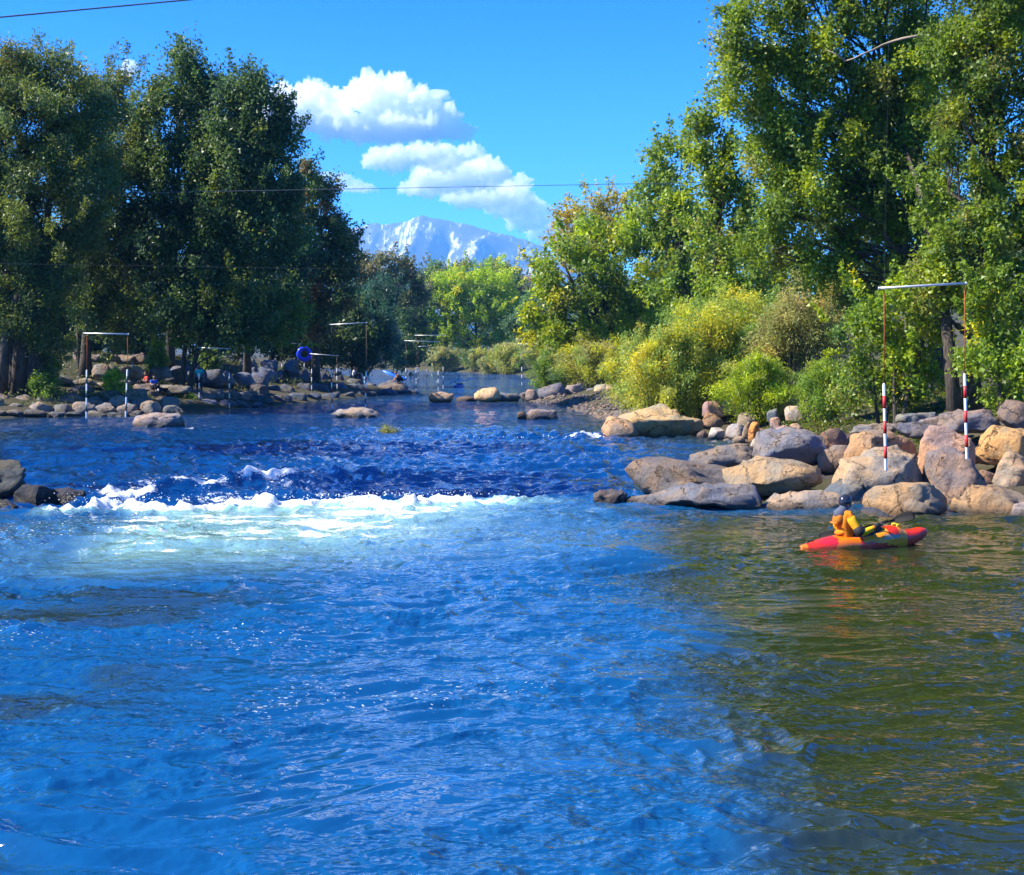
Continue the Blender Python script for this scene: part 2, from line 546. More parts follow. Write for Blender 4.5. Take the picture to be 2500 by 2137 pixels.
foam = np.maximum(foam, .42 * rif2 * (.6 + .6 * fbm2(x / .7, y / .7, 56, 2)))
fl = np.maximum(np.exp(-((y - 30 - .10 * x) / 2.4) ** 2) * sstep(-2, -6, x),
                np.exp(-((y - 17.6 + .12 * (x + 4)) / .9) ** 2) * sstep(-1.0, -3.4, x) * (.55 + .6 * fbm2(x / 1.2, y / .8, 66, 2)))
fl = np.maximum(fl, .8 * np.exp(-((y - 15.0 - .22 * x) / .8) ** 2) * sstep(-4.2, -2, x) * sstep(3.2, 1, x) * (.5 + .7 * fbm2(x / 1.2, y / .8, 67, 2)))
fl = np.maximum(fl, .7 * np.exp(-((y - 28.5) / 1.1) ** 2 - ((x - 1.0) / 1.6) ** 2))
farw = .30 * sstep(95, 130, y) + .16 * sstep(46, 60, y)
fleck_glint = np.clip(np.maximum(fl, farw), 0, 1) * sstep(12.5, 14, y)  # white dots: whitecaps, and sun glitter painted as foam
foam *= sstep(14, 16, y)
aer = np.clip(tail * sstep(-10.5, -7.5, x) * (.80 + .30 * stre) + inx * pile, 0, 1)
aer = np.maximum(aer, .14 * sstep(-12, -8, t) * sstep(-1, -3, t) * sstep(4, 0, x) * sstep(-14, -9, x))
shore = np.minimum(x - left(y), right(y) - x)
shal_refl = np.maximum(sstep(1.7, 3.5, x + .6 * fbm2(x / 2.5, y / 2.5, 81, 3) - .03 * (y - 20)) * sstep(33.5, 31, y), .8 * sstep(4.5, .6, shore + 1.2 * fbm2(x / 3, y / 5, 82, 2)) * sstep(40, 50, y) * (1 - sstep(120, 160, y)))  # right pool: mirrored trees painted as olive body colour; then real near-shore shoals
shal_refl = np.maximum(shal_refl, .75 * sstep(.35, .75, fbm2(x / 3.5, y / 1.6, 83, 2)) * sstep(-3.2, -5.5, x) * sstep(26, 22, y))  # left patches: the near-bank tree's reflection painted in olive

def mat_water():
    m, n, l, p = mat_new('river_water')
    g = n.new('ShaderNodeNewGeometry')
    def att(k):
        a = n.new('ShaderNodeAttribute'); a.attribute_name = k; return a.outputs['Fac']
    def noise(scale, det, rough=.6, vs=(1, 1, 1), dist=0):
        mp = n.new('ShaderNodeMapping'); mp.inputs['Scale'].default_value = vs
        l.new(g.outputs['Position'], mp.inputs[0])
        q = n.new('ShaderNodeTexNoise'); q.inputs['Scale'].default_value = scale; q.inputs['Detail'].default_value = det
        q.inputs['Roughness'].default_value = rough; q.inputs['Distortion'].default_value = dist
        l.new(mp.outputs[0], q.inputs['Vector']); return q.outputs['Fac']
    def math_(op, a, b=None, c=None):
        q = n.new('ShaderNodeMath'); q.operation = op
        for i, v in enumerate((a, b, c)):
            if v is None: continue
            if isinstance(v, (int, float)): q.inputs[i].default_value = v
            else: l.new(v, q.inputs[i])
        return q.outputs[0]
    def mr(src, a, b, c=0., d=1.):
        q = n.new('ShaderNodeMapRange'); q.interpolation_type = 'SMOOTHSTEP'
        for i, v in enumerate((src, a, b, c, d)):
            if isinstance(v, (int, float)): q.inputs[i].default_value = v
            else: l.new(v, q.inputs[i])
        return q.outputs[0]
    def mix(a, b, f):
        q = n.new('ShaderNodeMix'); q.data_type = 'RGBA'
        for s, v in ((0, f), (6, a), (7, b)):
            if isinstance(v, tuple): q.inputs[s].default_value = v
            else: l.new(v, q.inputs[s])
        return q.outputs[2]
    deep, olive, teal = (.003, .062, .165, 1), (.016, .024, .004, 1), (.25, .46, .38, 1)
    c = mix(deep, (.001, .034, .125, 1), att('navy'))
    c = mix(c, olive, att('shallow_refl'))
    c = mix(c, teal, att('aerated'))
    l.new(c, p.inputs['Base Color'])
    p.inputs['Roughness'].default_value = .05
    p.inputs['IOR'].default_value = 2.0
    n1, n2 = noise(3.4, 2, .5, (1, 1.5, 1)), noise(10, 1, .5, (1, 1.35, 1))
    hsum = math_('MULTIPLY_ADD', n2, .25, n1)
    b = n.new('ShaderNodeBump')
    l.new(math_('MINIMUM', math_('MULTIPLY_ADD', att('chop'), .55, mr(noise(.55, 4, .6, (.55, 1.3, 1), .6), .38, .60, .12, 1.0)), 1.0), b.inputs['Strength'])
    l.new(math_('MULTIPLY_ADD', att('chop'), .34, .10), b.inputs['Distance'])
    l.new(hsum, b.inputs['Height']); l.new(b.outputs[0], p.inputs['Normal'])
    # foam, with sun sparkle painted on as white flecks
    fp = n.new('ShaderNodeBsdfPrincipled')
    fp.inputs['Base Color'].default_value = (.80, .83, .82, 1); fp.inputs['Roughness'].default_value = .75
    fp.inputs['Subsurface Weight'].default_value = 0.0
    fn = math_('MULTIPLY_ADD', noise(9, 6, .72, (1, 1.2, 1), .3), .6, math_('MULTIPLY', noise(2.1, 4, .6, (1, 1.6, 1)), .4))
    thr = math_('MULTIPLY_ADD', att('foam'), -.46, .715)
    f1 = mr(fn, thr, math_('ADD', thr, .10))
    f1 = math_('MULTIPLY', f1, mr(att('foam'), .02, .16))
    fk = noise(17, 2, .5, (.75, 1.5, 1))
    f2 = math_('MULTIPLY', mr(fk, .665, .71), mr(att('fleck_glint'), .05, .75))
    ff = math_('MAXIMUM', f1, f2)
    fb = n.new('ShaderNodeBump'); fb.inputs['Strength'].default_value = 1.0; fb.inputs['Distance'].default_value = .12
    l.new(fn, fb.inputs['Height']); l.new(fb.outputs[0], fp.inputs['Normal'])
    mx = n.new('ShaderNodeMixShader')
    l.new(ff, mx.inputs[0]); l.new(p.outputs[0], mx.inputs[1]); l.new(fp.outputs[0], mx.inputs[2])
    l.new(mx.outputs[0], n['Material Output'].inputs['Surface'])
    return m
M_WATER = mat_water()
wme = grid_mesh('river', WX, WY, WZ.reshape(WX.shape), M_WATER)
chp = .75 * sstep(40, 62, y) + .25 * sstep(95, 130, y)
navy = sstep(-.6, 1.2, t) * (1 - .6 * sstep(75, 110, y))  # darker body colour upstream, painted for steep ripples and mirrored left trees
foam = np.maximum(foam, .85 * np.exp(-((x + 5.2) / 1.3) ** 2 - ((y - 100) / 3.0) ** 2) * (.7 + .5 * fbm2(x / .5, y / .8, 68, 2)))
foam = np.maximum(foam, .6 * np.exp(-((x + 12.6) / 2.6) ** 2 - ((y - 55.5) / .9) ** 2) * (.6 + .7 * fbm2(x / .6, y / .4, 69, 2)))
for k, v in (('navy', navy), ('chop', chp), ('foam', foam), ('fleck_glint', fleck_glint), ('aerated', aer), ('shallow_refl', shal_refl)):
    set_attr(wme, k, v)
link('river', wme, kind='structure')

def spray():
    """thrown drops and clots of foam along the breaking crest: real little lumps"""
    rng = np.random.default_rng(5)
    iv, jf = ICO(1)
    V, Fc, b = [], [], 0
    def put(xc, yc, zc, r):
        nonlocal b
        s = r * (.7 + .6 * rng.random(3))
        V.append(iv * s * (1 + .25 * rng.standard_normal((len(iv), 1))) + np.array((xc, yc, zc)))
        Fc.append(jf + b); b += len(iv)
    for _ in range(330):
        xx = rng.uniform(-11.5, .4)
        k = (.45 + .55 * float(sstep(0.5, -3.5, np.array([xx]))[0]))
        if rng.random() > k: continue
        bump = max(0.0, float(fbm2(np.array([xx / .7]), np.array([3.0]), 91, 2)[0]) + .45)
        hh = abs(rng.normal(0, .055)) * (.35 + 1.6 * bump) * k
        yy = float(ycrest(xx)) - .45 + rng.normal(0, .30)
        put(xx, yy, .12 + .16 * k + hh, rng.uniform(.007, .018) * (1.3 if hh < .06 else .7))
    for _ in range(120):
        xx = rng.uniform(-11.6, -4.4)
        yy = float(ycrest(xx)) + 3.2 + 1.2 * float(fbm2(np.array([xx / 2.2]), np.array([3.0]), 43, 2)[0]) + rng.normal(0, .45)
        put(xx, yy, float(level(xx, yy)) + .2 + abs(rng.normal(0, .09)), rng.uniform(.008, .018))
    for _ in range(90):
        xx = rng.uniform(-1.8, 4.5); yy = 48 + rng.normal(0, .4)
        put(xx, yy, float(level(xx, yy)) + .10 + abs(rng.normal(0, .05)), rng.uniform(.012, .026))
    me = mesh_np('foam', np.concatenate(V), np.concatenate(Fc), mat_plain('foam_white', (.82, .84, .83), .6, .4, .05))
    return link('foam', me, kind='stuff')
spray()

# ------------------------------------------------------------------ far mountain
def mountain():
    D = 8200.0
    k = D / F
    sil = np.array([(250, 640), (500, 612), (700, 585), (800, 566), (862, 556), (905, 544), (922, 541), (934, 546), (974, 542), (1005, 534), (1032, 524), (1050, 529), (1078, 531),
                    (1105, 538), (1139, 545), (1180, 556), (1220, 567), (1278, 582), (1333, 603), (1420, 640), (1600, 690), (1900, 760), (2300, 800)], float)
    xs = (sil[:, 0] - CX) * k
    hs_ = (HOR - sil[:, 1]) * k
    gx_ = np.linspace(-2900, 2900, 420)
    s_ = np.linspace(-1, 1, 210)
    X, S = np.meshgrid(gx_, s_)
    depth = 2100.0
    H = np.interp(X, xs, hs_)
    prof = 1 - np.abs(S) ** .92
    Hs = np.interp(X - S * 0 , xs, hs_)
    # spurs run down from the crest towards the viewer, leaning to the left
    lean = X + 420 * np.abs(S) * (1 - .3 * np.abs(S))
    w = lean + 90 * fbm2(lean / 420, S * 3, 3, 3)
    spur = np.abs(((w / 430.0 + .16) % 1.0) * 2 - 1)
    spur2 = np.abs(((w / 171.0 + .4 + S * .35) % 1.0) * 2 - 1)
    a = np.abs(S)
    Z = H * prof + (260 * (spur - .5) + 60 * (spur2 - .5)) * a * (1 - a) * 3.0 + 12 * fbm2(X / 90, S * 18, 8, 4) * np.minimum(1, a * 5) * (1 - a)
    Z = np.where(a < .012, H + 5 * fbm2(X / 40, X * 0, 4, 3), Z)
    Y = D + S * depth
    Z = np.maximum(Z, 0) + 0.0
    m, n, l, p = mat_new('mountain_rock')
    g = n.new('ShaderNodeNewGeometry')
    sp = n.new('ShaderNodeSeparateXYZ'); l.new(g.outputs['Position'], sp.inputs[0])
    at_ = n.new('ShaderNodeAttribute'); at_.attribute_name = 'snow'
    tx = n.new('ShaderNodeTexNoise'); tx.inputs['Scale'].default_value = .012; tx.inputs['Detail'].default_value = 8; tx.inputs['Roughness'].default_value = .7
    l.new(g.outputs['Position'], tx.inputs['Vector'])
    mp = n.new('ShaderNodeMapping'); mp.inputs['Scale'].default_value = (.045, .006, .012); mp.inputs['Rotation'].default_value = (0, math.radians(-38), 0)
    l.new(g.outputs['Position'], mp.inputs[0])
    st = n.new('ShaderNodeTexNoise'); st.inputs['Scale'].default_value = 1.0; st.inputs['Detail'].default_value = 5; st.inputs['Roughness'].default_value = .65
    l.new(mp.outputs[0], st.inputs['Vector'])
    ad = n.new('ShaderNodeMath'); ad.operation = 'MULTIPLY_ADD'; ad.inputs[1].default_value = .42
    l.new(at_.outputs['Fac'], ad.inputs[0]); l.new(st.outputs['Fac'], ad.inputs[2])
    r = n.new('ShaderNodeMapRange'); r.interpolation_type = 'SMOOTHSTEP'; r.inputs[1].default_value = .64; r.inputs[2].default_value = .82; r.inputs[4].default_value = .60
    l.new(ad.outputs[0], r.inputs[0])
    cr = n.new('ShaderNodeValToRGB')
    cr.color_ramp.elements[0].color = (.05, .055, .065, 1); cr.color_ramp.elements[1].color = (.15, .15, .155, 1)
    l.new(tx.outputs['Fac'], cr.inputs[0])
    mx = n.new('ShaderNodeMix'); mx.data_type = 'RGBA'; mx.inputs[7].default_value = (.92, .92, .94, 1)
    l.new(r.outputs[0], mx.inputs[0]); l.new(cr.outputs[0], mx.inputs[6]); l.new(mx.outputs[2], p.inputs['Base Color'])
    p.inputs['Roughness'].default_value = .95
    me = grid_mesh('mountain', X, Y, Z - 12, m)
    gxz = np.gradient(Z, axis=1)
    snow = sstep(200, 800, Z) * .34 + .30 * sstep(-1, 7, gxz) + .22 * (spur2 - .5) - .10 + .10 * fbm2(X / 60, S * 10, 12, 3)
    # one bright snow slip low on the right shoulder
    px = CX + X / k; 
    snow = snow + 1.2 * np.exp(-((px - 1308) / 26) ** 2 - ((Z - (HOR - 627 + (1308 - px) * .15) * k) / 16) ** 2)
    set_attr(me, 'snow', np.clip(snow, 0, 1))
    return link('mountain', me, kind='structure')
mountain()

# ------------------------------------------------------------------ clouds: closed bodies of vapour beyond the mountain
def mat_cloud(den):
    m = bpy.data.materials.new('cloud_vapour'); m.use_nodes = True
    n, l = m.node_tree.nodes, m.node_tree.links
    n.clear()
    o = n.new('ShaderNodeOutputMaterial')
    v = n.new('ShaderNodeVolumePrincipled')
    v.inputs['Color'].default_value = (1, 1, 1, 1)
    v.inputs['Density'].default_value = den
    v.inputs['Anisotropy'].default_value = 0.0
    l.new(v.outputs[0], o.inputs['Volume'])
    return m
M_CLOUD = mat_cloud(.014)
M_CLOUD_THIN = mat_cloud(.0095)

def cloud(label, lobes, D, vox, seed, rough=.34, mat=None, thick=.8, stag=0.0):
    rng = np.random.default_rng(seed)
    k = D / F
    g = Geo()
    P = [(at(px, py, D * (1 + stag * i)), rx * k * (1 + stag * i), ry * k * (1 + stag * i)) for i, (px, py, rx, ry) in enumerate(lobes)]
    for c, rx, ry in P:
        g.ell(c, (rx, thick * (rx + ry) / 2, ry), sub=3)
        for _ in range(16):                                    # cauliflower puffs over each mass
            v = rng.standard_normal(3); v /= np.linalg.norm(v); v[2] = abs(v[2]) * 1.1 - .25
            r = rng.uniform(.22, .48) * min(rx, ry)
            g.ell(c + v * np.array((rx, thick * (rx + ry) / 2, ry)) * rng.uniform(.82, 1.0), (r * 1.15, r, r * .95), sub=2)
    me = mesh_np('cloud', g.v, g.f)
    ob = bpy.data.objects.new('cloud_build', me)
    COL.objects.link(ob)
    md = ob.modifiers.new('r', 'REMESH'); md.mode = 'VOXEL'; md.voxel_size = vox
    dg = bpy.context.evaluated_depsgraph_get()
    out = bpy.data.meshes.new_from_object(ob.evaluated_get(dg))
    bpy.data.objects.remove(ob)
    N = len(out.vertices)
    co = np.zeros(N * 3); out.vertices.foreach_get('co', co); co = co.reshape(-1, 3)
    nr = np.zeros(N * 3); out.vertices.foreach_get('normal', nr); nr = nr.reshape(-1, 3)
    sc_ = np.mean([min(a, b) for _, a, b in P])
    dsp = fbm3(co / (sc_ * .62), seed, 5, .62)
    dsp = np.abs(dsp) * 1.5 - .45                                # billows
    co = co + nr * (dsp * sc_ * rough)[:, None]
    out.vertices.foreach_set('co', co.ravel().astype(np.float32))
    out.update()
    out.materials.clear(); out.materials.append(mat or M_CLOUD)
    ob = link('cloud', out)
    return tag(ob, label, 'cloud', 'white fair-weather clouds')
CD = 13500.0
cloud('large white cumulus cloud above the mountain, the uppermost and biggest', [(690, 262, 70, 46), (760, 262, 80, 55), (840, 285, 110, 52), (905, 232, 62, 42), (960, 245, 70, 52), (1010, 270, 70, 50), (1065, 300, 62, 40), (1115, 318, 40, 22),
       (950, 310, 170, 30), (640, 275, 50, 40)], CD, 14, 1)
cloud('broad ragged cloud sloping down to the right behind the mountain', [(915, 388, 34, 20), (965, 388, 58, 34), (1030, 378, 60, 26), (1080, 385, 60, 34), (1150, 372, 36, 20), (1100, 430, 100, 40), (1180, 425, 55, 40), (1040, 460, 70, 22),
       (1170, 480, 90, 30), (1240, 490, 70, 42), (1290, 525, 60, 40), (1340, 560, 60, 34), (1390, 600, 60, 26), (1210, 440, 40, 30), (1270, 450, 24, 26)], CD * 1.38, 16, 2, .30, M_CLOUD_THIN, .42, .014)
cloud('small thin cloud wisp beside the left-hand trees, left of the sloping cloud', [(800, 432, 26, 14), (838, 440, 24, 16), (870, 452, 24, 14), (895, 460, 24, 12), (860, 462, 40, 8)], CD * 1.2, 11, 3, .35, M_CLOUD_THIN, .5, .012)
cloud('tiny white cloud puff showing between the tops of the left-hand trees', [(318, 166, 18, 18), (300, 178, 16, 12), (336, 182, 14, 10)], CD * .97, 9, 4)
cloud('tiny cloud scrap off the upper right edge of the largest cloud', [(1082, 228, 16, 8), (1070, 236, 14, 6), (1092, 240, 10, 6)], CD * .97, 8, 5, .3)

# the same fair-weather clouds go on overhead, above the picture; the pool mirrors them
cloud('white cumulus cloud high over the valley, mirrored in the middle of the pool', [(820, -420, 150, 70), (980, -440, 190, 110), (1180, -430, 200, 90), (1330, -400, 120, 60), (1080, -500, 120, 70)], 7600, 26, 6)
cloud('long white cloud still higher over the river, mirrored in the near water', [(900, -900, 200, 90), (1120, -930, 230, 130), (1330, -900, 180, 90), (1480, -870, 110, 60)], 6200, 26, 7)

# ------------------------------------------------------------------ air
hz = Geo().box((0, 5050, 445), (13200, 11500, 950))
def mat_haze():
    m = bpy.data.materials.new('thin_air'); m.use_nodes = True
    n, l = m.node_tree.nodes, m.node_tree.links
    n.clear()
    o = n.new('ShaderNodeOutputMaterial')
    v = n.new('ShaderNodeVolumePrincipled')
    v.inputs['Color'].default_value = (.17, .52, 1.0, 1)
    v.inputs['Density'].default_value = .000105
    v.inputs['Anisotropy'].default_value = 0.0
    l.new(v.outputs[0], o.inputs['Volume'])
    return m
hz.build('haze', mat_haze(), None, False, kind='stuff')
# ------------------------------------------------------------------ rocks
def rock_verts(seed, sub, cuts=11, size=(1, 1, 1), rough=.05, box=.74, tilt=0.0, sharp=1.0):
    """a quarried or tumbled boulder: a blocky body, split along random planes, then weathered"""
    rng = np.random.default_rng(seed)
    d, f = ICO(sub)
    size = np.array(size, float)
    v = np.sign(d) * np.abs(d) ** box
    a = rng.uniform(-.5, .5)
    R = np.array(((math.cos(a), -math.sin(a), 0), (math.sin(a), math.cos(a), 0), (0, 0, 1)))
    v = v @ R.T
    if tilt:
        v[:, 2] += tilt * v[:, 0] * 1.2
        v[:, 2] *= 1 - .35 * np.sign(tilt) * -v[:, 0]
    v = v * (1 + .10 * fbm3(d * 1.1 + seed, seed, 2))[:, None]
    for k in range(cuts):
        n = rng.standard_normal(3)
        n[2] = abs(n[2]) * .8 if k % 3 else n[2]
        n /= np.linalg.norm(n)
        h = (v @ n).max()
        c_ = h * rng.uniform(.58, .88)
        over = np.maximum(0, v @ n - c_)
        v = v - np.outer(over * .97 * sharp, n)
    lo, hi = v.min(0), v.max(0)
    v = (v - (lo + hi) / 2) / (hi - lo) * size
    m = float(np.mean(size))
    nn = v / (size * size); nn /= np.linalg.norm(nn, axis=1)[:, None] + 1e-9
    q = v / m
    dsp = .62 * fbm3(q * 2.6 + seed, seed + 1, 3, .55) - .9 * np.maximum(0, fbm3(q * 3.4 + 9.1, seed + 2, 3, .6) - .25) + .22 * fbm3(q * 11 + 3, seed + 4, 3, .6)
    v = v + nn * (dsp * rough * m)[:, None]
    return v, f

TAN, PINK, GREY, DARK, OCHRE, BLUE, PALE, BROWN = (.40, .29, .19), (.36, .25, .21), (.27, .245, .23), (.15, .135, .13), (.46, .31, .15), (.19, .20, .225), (.44, .37, .29), (.24, .165, .11)

def rock(box, d, label, col=TAN, group='boulders of the right bank pile', depth=.85, seed=None, sub=4, cuts=12, rough=.095, tilt=0.0, flat=0.0, name='boulder', cat='boulder', sink=.10, wetz=None, p=14.0):
    x0, x1, y0, y1 = box
    seed = seed if seed is not None else int(x0 * 7 + y0 * 13) % 9973
    k = d / F
    w, hgt = (x1 - x0) * k, (y1 - y0) * k
    hgt2 = hgt * (1 + sink)
    size = (w, max(depth * (w + hgt) / 2, .3 * w), hgt2)
    v, f = rock_verts(seed, sub, cuts, size, rough, 1.0 if p < 7 else (.80 if p < 12 else .64), tilt, .6 if p < 7 else (.92 if p < 12 else 1.0))
    ctr = at((x0 + x1) / 2, (y0 + y1) / 2, d)
    ctr[2] -= hgt * sink / 2
    me = mesh_np(name, v, f, M_ROCK)
    wz = wetz if wetz is not None else float(level(ctr[0:1], ctr[1:2])[0]) + .16
    set_attr(me, 'wet', sstep(wz + .16, wz - .06, v[:, 2] + ctr[2] + .05 * fbm3(v * 4, seed, 2)))
    o = link(name, me)
    o.location = tuple(ctr)
    rg = np.random.default_rng(seed)
    j = 1 + .10 * rg.standard_normal()
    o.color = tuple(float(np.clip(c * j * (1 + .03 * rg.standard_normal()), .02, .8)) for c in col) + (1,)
    tag(o, label, cat, group)
    return o

RB = [
    ((1448, 1532, 1194, 1232), 34.4, 'small wet rock at the water edge, the farthest out of the right pile', DARK, {}),
    ((1529, 1850, 1182, 1240), 33.8, 'long low dark slab along the water at the left foot of the right pile', BLUE, dict(flat=.12, p=9)),
    ((1524, 1836, 1116, 1212), 35.6, 'dark wedge-shaped boulder slanting down to the left above the long low slab', (.20, .17, .14), dict(tilt=-.32)),
    ((1684, 1842, 1088, 1138), 38.2, 'grey humped boulder behind the dark wedge-shaped boulder', GREY, dict(p=8)),
    ((1764, 2004, 1110, 1203), 35.0, 'elongated tan boulder with a bright broken ochre end, overhanging a dark gap', (.42, .32, .22), dict(tilt=-.15)),
    ((1832, 2058, 1052, 1140), 37.4, 'large smooth blue-grey boulder behind the elongated tan one', BLUE, dict(p=8)),
    ((1862, 2110, 1194, 1252), 33.2, 'low rounded grey-tan boulder at the water just left of the kayaker\'s head', (.33, .28, .24), dict(p=8)),
    ((2008, 2138, 1148, 1248), 33.6, 'dark sloping boulder behind the kayaker\'s helmet', BLUE, dict(tilt=.5)),
    ((2034, 2268, 1091, 1230), 34.0, 'big pale tan boulder directly behind the left red and white pole', (.47, .38, .27), dict(cuts=10)),
    ((2050, 2244, 1053, 1138), 36.0, 'tan boulder with a dark undercut above the big pale tan boulder', (.45, .32, .20), {}),
    ((1998, 2080, 1048, 1096), 37.2, 'small reddish brown rock between the blue-grey and the undercut tan boulder', (.25, .17, .14), {}),
    ((2075, 2186, 1033, 1060), 38.6, 'flat dark grey rock along the top of the pile left of the first pole', GREY, {}),
    ((2178, 2296, 1034, 1068), 38.0, 'flat bluish rock just right of the first pole in the top rows', BLUE, {}),
    ((2190, 2312, 1004, 1044), 39.6, 'dark slate-blue rock highest on the pile, below the leafy saplings', BLUE, {}),
    ((2238, 2340, 1013, 1046), 39.0, 'grey angular rock right behind the slate-blue one', GREY, {}),
    ((2288, 2436, 1000, 1052), 38.2, 'wide purplish grey block at the foot of the twin-trunk tree', (.27, .235, .235), {}),
    ((2430, 2540, 975, 1042), 37.6, 'tall dark grey block at the right picture edge, top of the pile', (.20, .175, .17), {}),
    ((2232, 2380, 1042, 1160), 35.4, 'upright pinkish tan boulder between the two hanging poles', (.44, .33, .24), dict(cuts=9)),
    ((2264, 2420, 1092, 1246), 33.8, 'tall pinkish grey boulder under the right pole with a deep dark seam', (.40, .29, .25), dict(cuts=9)),
    ((2366, 2550, 1034, 1128), 36.0, 'ochre yellow cracked boulder at the right picture edge', OCHRE, {}),
    ((2408, 2570, 1095, 1202), 34.8, 'large rounded tan boulder at the right picture edge below the ochre one', (.44, .34, .25), dict(p=8)),
    ((2125, 2320, 1183, 1258), 32.2, 'smooth tan boulder standing in the water behind the black paddle blade', (.45, .32, .21), dict(p=9)),
    ((2328, 2535, 1189, 1268), 32.0, 'long tan boulder with a diagonal crack at the waterline, right of the kayak bow', (.45, .33, .22), dict(p=10)),
    ((2460, 2545, 1230, 1276), 31.4, 'small pale boulder lowest in the corner of the right pile', PALE, {}),
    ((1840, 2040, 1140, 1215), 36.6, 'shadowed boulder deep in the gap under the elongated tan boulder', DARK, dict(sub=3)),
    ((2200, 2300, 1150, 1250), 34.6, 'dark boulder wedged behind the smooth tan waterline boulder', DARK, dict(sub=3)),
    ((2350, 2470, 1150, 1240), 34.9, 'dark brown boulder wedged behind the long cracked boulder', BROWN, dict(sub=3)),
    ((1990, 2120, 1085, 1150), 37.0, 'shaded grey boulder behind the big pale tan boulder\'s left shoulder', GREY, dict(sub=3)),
]
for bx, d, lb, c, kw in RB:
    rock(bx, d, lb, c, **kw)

# the pile goes on past the right picture edge
for i, (bx, d, c) in enumerate([((2560, 2780, 1190, 1290), 30.8, TAN), ((2590, 2800, 1110, 1210), 33.5, PINK), ((2760, 3000, 1200, 1310), 30.0, GREY), ((2570, 2740, 1040, 1130), 36, TAN), ((2760, 2960, 1090, 1200), 34, OCHRE),
                                ((2980, 3220, 1240, 1350), 28.6, TAN), ((2960, 3180, 1120, 1240), 32.5, GREY), ((3200, 3420, 1290, 1400), 27.0, PINK)]):
    rock(bx, d, ['tan waterline boulder first beyond the right picture edge', 'pinkish boulder in the second row beyond the right picture edge', 'grey waterline boulder second beyond the right picture edge', 'tan boulder in the top row beyond the right picture edge', 'ochre boulder in the second row beyond the right picture edge', 'tan waterline boulder third beyond the right picture edge', 'grey boulder set back on the bare bank beyond the picture edge', 'pinkish boulder at the water, farthest beyond the right picture edge'][i], c, 'boulders beyond the right picture edge')
# mid-stream and right shore
MR = 'rocks along the right shore'
rock((1472, 1714, 991, 1072), 49.5, 'huge smooth tan boulder at the river edge below the yellow willow bush', (.45, .33, .22), MR, seed=77, p=9, tilt=-.12)
rock((1468, 1560, 1018, 1070), 48.6, 'low tan snout of rock at the left end of the huge smooth boulder', (.46, .34, .23), MR, sub=3)
SM = [((1714, 1766, 978, 1016), 51, 'pinkish block under the willow bush right of the huge boulder', (.42, .28, .24)), ((1708, 1768, 1008, 1046), 49.5, 'brown cracked rock touching the right end of the huge boulder', BROWN),
      ((1762, 1800, 975, 1012), 52, 'pale grey stone half hidden under the willow leaves', PALE), ((1796, 1850, 1005, 1040), 49.5, 'grey stone overgrown at its foot, left of the upright slabs', GREY),
      ((1858, 1966, 970, 1020), 50, 'tan ledge of rock jutting out over the stones by the bushes', TAN), ((1870, 1904, 998, 1038), 48.5, 'blue-grey stone standing under the tan ledge', BLUE),
      ((1914, 1964, 990, 1028), 48.5, 'pale angular block leaning on the tan ledge', PALE), ((1727, 1772, 1044, 1072), 47.5, 'white-topped rock by the water right of the huge boulder', (.55, .50, .44)),
      ((1770, 1824, 1034, 1070), 47.2, 'pale grey angular block beside the upright orange slabs', (.46, .42, .38)), ((1810, 1838, 1030, 1078), 46.3, 'thin upright tan slab leaning left of the orange slab', TAN),
      ((1826, 1854, 1030, 1080), 45.8, 'upright orange slab of stone on the stony shore', (.55, .30, .10)), ((1846, 1886, 1052, 1078), 45.3, 'reddish flat stone at the foot of the orange slab', (.40, .24, .16)),
      ((1880, 1908, 1018, 1052), 46.5, 'upright pink block above the small stones', (.48, .33, .27)), ((1890, 1934, 1038, 1064), 45.2, 'flat pinkish stone in front of the pink block', PINK),
      ((1926, 1960, 1034, 1058), 45.0, 'pale triangular stone nearest the green ground cover', PALE), ((1832, 1876, 1070, 1090), 43.5, 'whitish flat stone at the water beside the blue-grey boulder', (.50, .45, .40)),
      ((1790, 1822, 1064, 1084), 45.5, 'small tan stone in the water below the grey block', TAN), ((1700, 1730, 1052, 1072), 47.6, 'small dark mossy stone against the huge boulder', DARK)]
for bx, d, lb, c in SM:
    rock(bx, d, lb, c, MR, sub=3, cuts=8, rough=.04, p=22, name='stone', cat='stone')
FR = [((1046, 1110, 958, 986), 86, 'small tan rock in midstream, foam curling behind it', (.52, .38, .25)), ((1112, 1166, 967, 984), 88, 'low dark rock between the two tan midstream rocks', BROWN),
      ((1158, 1224, 949, 984), 87, 'bright tan domed rock at the end of the dark rock line', (.58, .41, .27)), ((1206, 1272, 958, 984), 87.5, 'dark blue rock standing in for the shaded right side of the bright domed rock', BLUE),  # second entry: shadow side of the domed rock, put in as dark colour
      ((1282, 1317, 950, 980), 88, 'small round pinkish grey rock in the dark rock line', (.33, .26, .24)), ((1312, 1382, 935, 982), 88.5, 'large blue-grey rock in the line below the dark bushes', BLUE),
      ((1268, 1300, 955, 978), 90, 'dark rock at the foot of the overhanging bush', DARK), ((1378, 1428, 939, 974), 89, 'grey rounded rock next to the large blue-grey one', GREY),
      ((1408, 1452, 925, 952), 93, 'grey rock set back under the bushes', GREY), ((1450, 1490, 938, 968), 87, 'pale tan rock with a dark edge above the gravel', PALE),
      ((1478, 1522, 940, 968), 86, 'tan block at the left foot of the big yellow willow', TAN), ((1426, 1456, 948, 972), 88, 'white-edged grey stone above the gravel beach', GREY)]
for bx, d, lb, c in FR:
    rock(bx, d, lb, c, MR, sub=3, cuts=4 if 'domed' in lb or 'small tan' in lb else 8, p=6 if 'domed' in lb or 'small tan' in lb else 14)
